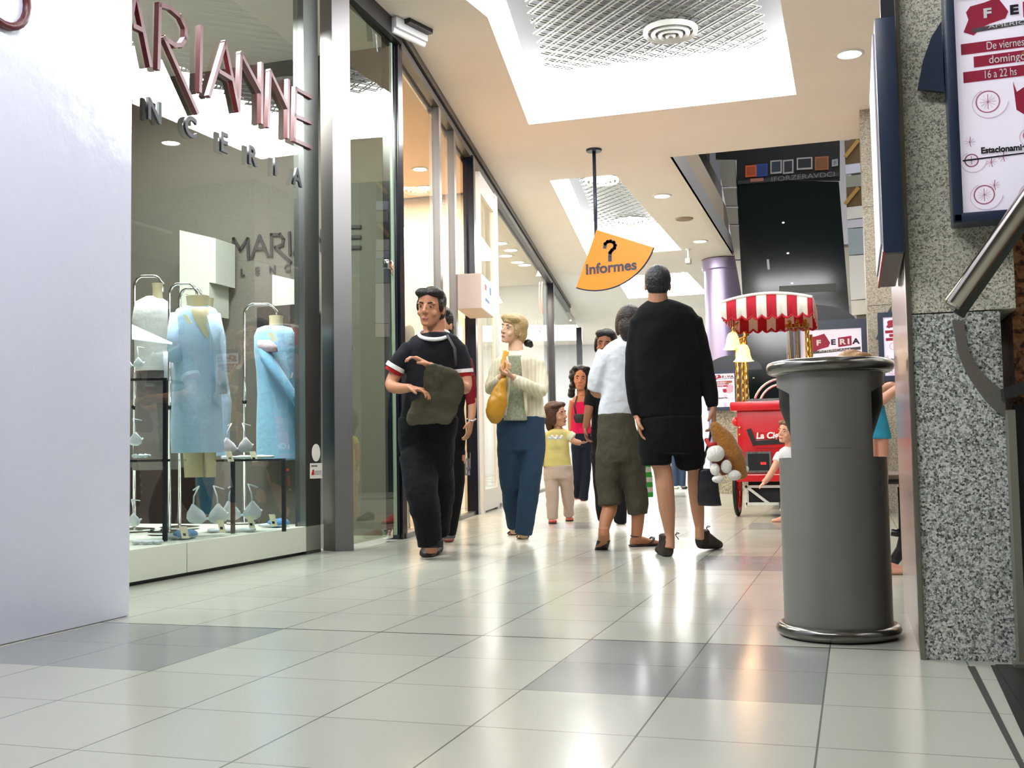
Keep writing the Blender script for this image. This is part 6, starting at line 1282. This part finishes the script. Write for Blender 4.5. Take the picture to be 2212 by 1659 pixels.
# ---------------------------------------------------------------- toddler at the cart
F = Fig(9.7); b0 = F.p(1706, 1000); org = V3((b0.x, b0.y, 0)); sk = skin('skin_child_b', (218, 160, 134)); zr = lambda z: 969+(.65-z)/9.7*FPX
fr = F.frame((1705, 909), (1697, 957), .95)
w = MB(); F.head(w, fr); F.limb(w, [(1703, 945, 8, .02), (1705, 968, 9, 0)])
TOR = [(964, 1694, 1716), (971, 1684, 1730), (985, 1682, 1733), (1015, 1684, 1734), (1045, 1684, 1736)]
F.loft(w, [(r, l+2, q-2) for r, l, q in TOR], .65)
F.limb(w, [(1686, 984, 8.5, 0), (1672, 1012, 7.5, -.04), (1658, 1034, 6.5, -.06), (1649, 1043, 5.5, -.07)]); F.hand(w, F.p(1651, 1041, -.07), F.p(1640, 1052, -.08), (0, 0, -1), .09, .4, 1)
F.limb(w, [(1730, 984, 8, 0), (1738, 1015, 7, 0), (1738, 1045, 5, -.03)]); F.hand(w, F.p(1738, 1043, -.03), F.p(1738, 1058, -.04), (-1, 0, 0), .09, .4, -1)
for x in (1700, 1722):
    F.limb(w, [(x, 1040, 11, 0), (x, 1080, 9, 0), (x, zr(.06), 6, 0)]); F.shoe(w, F.p(x, zr(.05)), FY*.5-RX, .14, .06, .06)
floorclamp(w); td = fuse(w, 'child', sk, origin=org, vox=.005); tag(td, 'toddler in white tee reaching down before the red cart, half behind the bin', 'child')
F.face(fr, td, MATS['brow_brown'], M_lip)
F.hair(fr, [(0, -.08, .68, .38, .46, .40), (0, -.24, .42, .37, .32, .40), (-.12, .18, .86, .25, .25, .14), (.12, .18, .86, .25, .25, .14), (0, -.32, .16, .26, .16, .26)], hairm('hair_light_brown', (112, 78, 48)), td)
w = MB(); F.loft(w, TOR, .7); F.limb(w, [(1688, 982, 12, 0), (1678, 998, 11.5, -.02)]); F.limb(w, [(1728, 982, 11, 0), (1736, 998, 11, 0)]); fuse(w, 't_shirt', fabric('tee_bright_white', (232, 230, 236)), td, vox=.007, fold=.012)
w = MB(); F.loft(w, [(1040, 1686, 1734), (1060, 1686, 1736)], .7); F.limb(w, [(1699, 1055, 13, 0), (1699, 1082, 12, 0)]); F.limb(w, [(1722, 1055, 13, 0), (1722, 1082, 12, 0)]); fuse(w, 'shorts', fabric('shorts_denim', (70, 90, 120)), td, vox=.008)
# ---------------------------------------------------------------- child in the blue dress behind the bin
F = Fig(5.6); b0 = F.p(1885, 1000); org = V3((b0.x, b0.y, 0)); zr = lambda z: 968+(.65-z)/5.6*FPX
fr = F.frame((1846, 759), (1846, 838), -.9)
w = MB(); F.head(w, fr); F.limb(w, [(1856, 825, 14, .02), (1864, 855, 16, 0)])
TOR = [(850, 1848, 1884), (862, 1838, 1902), (880, 1842, 1906), (915, 1850, 1908)]
F.loft(w, [(r, l+3, q-3) for r, l, q in TOR], .65)
F.limb(w, [(1896, 868, 13, -.02), (1914, 858, 11, -.10), (1928, 846, 9, -.14), (1940, 838, 8, -.16)]); F.hand(w, F.p(1938, 840, -.16), F.p(1962, 828, -.18), (0, 0, -1), .11, .5, 1)
F.limb(w, [(1894, 866, 12, .1), (1914, 838, 10, .06), (1930, 832, 8, .0)]); F.hand(w, F.p(1928, 833, .0), F.p(1950, 830, .0), (0, 0, -1), .11, .5, -1)
for x in (1880, 1904):
    F.limb(w, [(x, 930, 15, 0), (x+2, 1010, 13, 0), (x+2, zr(.25), 11, 0), (x+2, zr(.06), 8, 0)]); F.shoe(w, F.p(x+2, zr(.05)), RX-FY*.2, .17, .065, .06)
floorclamp(w); cb3 = fuse(w, 'child', sk, origin=org, vox=.005); tag(cb3, 'child in turquoise dress leaning behind the bin, face hidden', 'child')
F.face(fr, cb3, MATS['brow_brown'], M_lip)
F.hair(fr, [(0, -.08, .68, .38, .46, .38), (0, -.24, .42, .37, .32, .40), (-.12, .18, .84, .25, .25, .14), (.12, .18, .84, .25, .25, .14)], hairm('hair_honey', (150, 112, 70)), cb3)
w = MB(); F.loft(w, [(852, 1846, 1888), (866, 1838, 1906), (885, 1846, 1912), (905, 1852, 1918), (930, 1860, 1924), (949, 1866, 1928)], .7); fuse(w, 'dress', mat('dress_turquoise', (48, 160, 196), .8, var=.15, vscale=30), cb3, vox=.007, fold=.015)
# ---------------------------------------------------------------- far walker seen between the legs
F = Fig(17.9); b0 = onz(1466, 1059); org = V3((b0.x, b0.y, 0)); sk = MATS['skin_light']
fr = F.frame((1466, 840), (1466, 871), 0.)
w = MB(); F.head(w, fr); F.limb(w, [(1466, 865, 6, 0), (1466, 880, 6, 0)]); F.loft(w, [(876, 1458, 1474), (884, 1447, 1485), (930, 1450, 1482), (965, 1450, 1482)], .6)
for sx in (-1, 1):
    F.limb(w, [(1466+sx*17, 890, 5, 0), (1466+sx*21, 925, 4.5, 0), (1466+sx*21, 955, 3.5, 0)]); F.hand(w, F.p(1466+sx*21, 954), F.p(1466+sx*21, 968), (-sx, 0, 0), .17, .4, sx)
    F.limb(w, [(1466+sx*8, 955, 8, 0), (1466+sx*8, 1005, 6, 0), (1466+sx*8, 1050, 4, 0)]); h = onz(1466+sx*9, 1055); F.shoe(w, h, TC, .25, .1, .08)
floorclamp(w); fw_ = fuse(w, 'person', sk, origin=org, vox=.009); tag(fw_, 'distant walker in blue jeans glimpsed between the legs of the man in shorts', 'person')
F.face(fr, fw_, MATS['brow_brown'], M_lip)
F.hair(fr, [(0, -.08, .68, .38, .46, .40), (0, -.24, .42, .37, .32, .40), (-.12, .18, .86, .25, .25, .14), (.12, .18, .86, .25, .25, .14)], MATS['hair_brown'], fw_, vox=.012)
w = MB(); F.loft(w, [(876, 1456, 1476), (885, 1445, 1487), (930, 1448, 1484), (965, 1448, 1484)], .66); fuse(w, 'sweater', fabric('sweater_grey', (110, 110, 116)), fw_, vox=.012)
w = MB(); F.loft(w, [(955, 1449, 1483), (975, 1449, 1483)], .66)
for sx in (-1, 1): F.limb(w, [(1466+sx*8, 965, 9.5, 0), (1466+sx*8, 1050, 7, 0)])
fuse(w, 'jeans', fabric('jeans_mid', (62, 78, 108)), fw_, vox=.012)
for sx in (-1, 1):
    h = onz(1466+sx*9, 1055); w = MB(); F.shoe(w, h, TC, .27, .11, .085); floorclamp(w); fuse(w, 'shoe', MATS['band_cream'] if sx < 0 else MATS['shoe_black'], fw_, vox=.01)
bpy.context.view_layer.update()
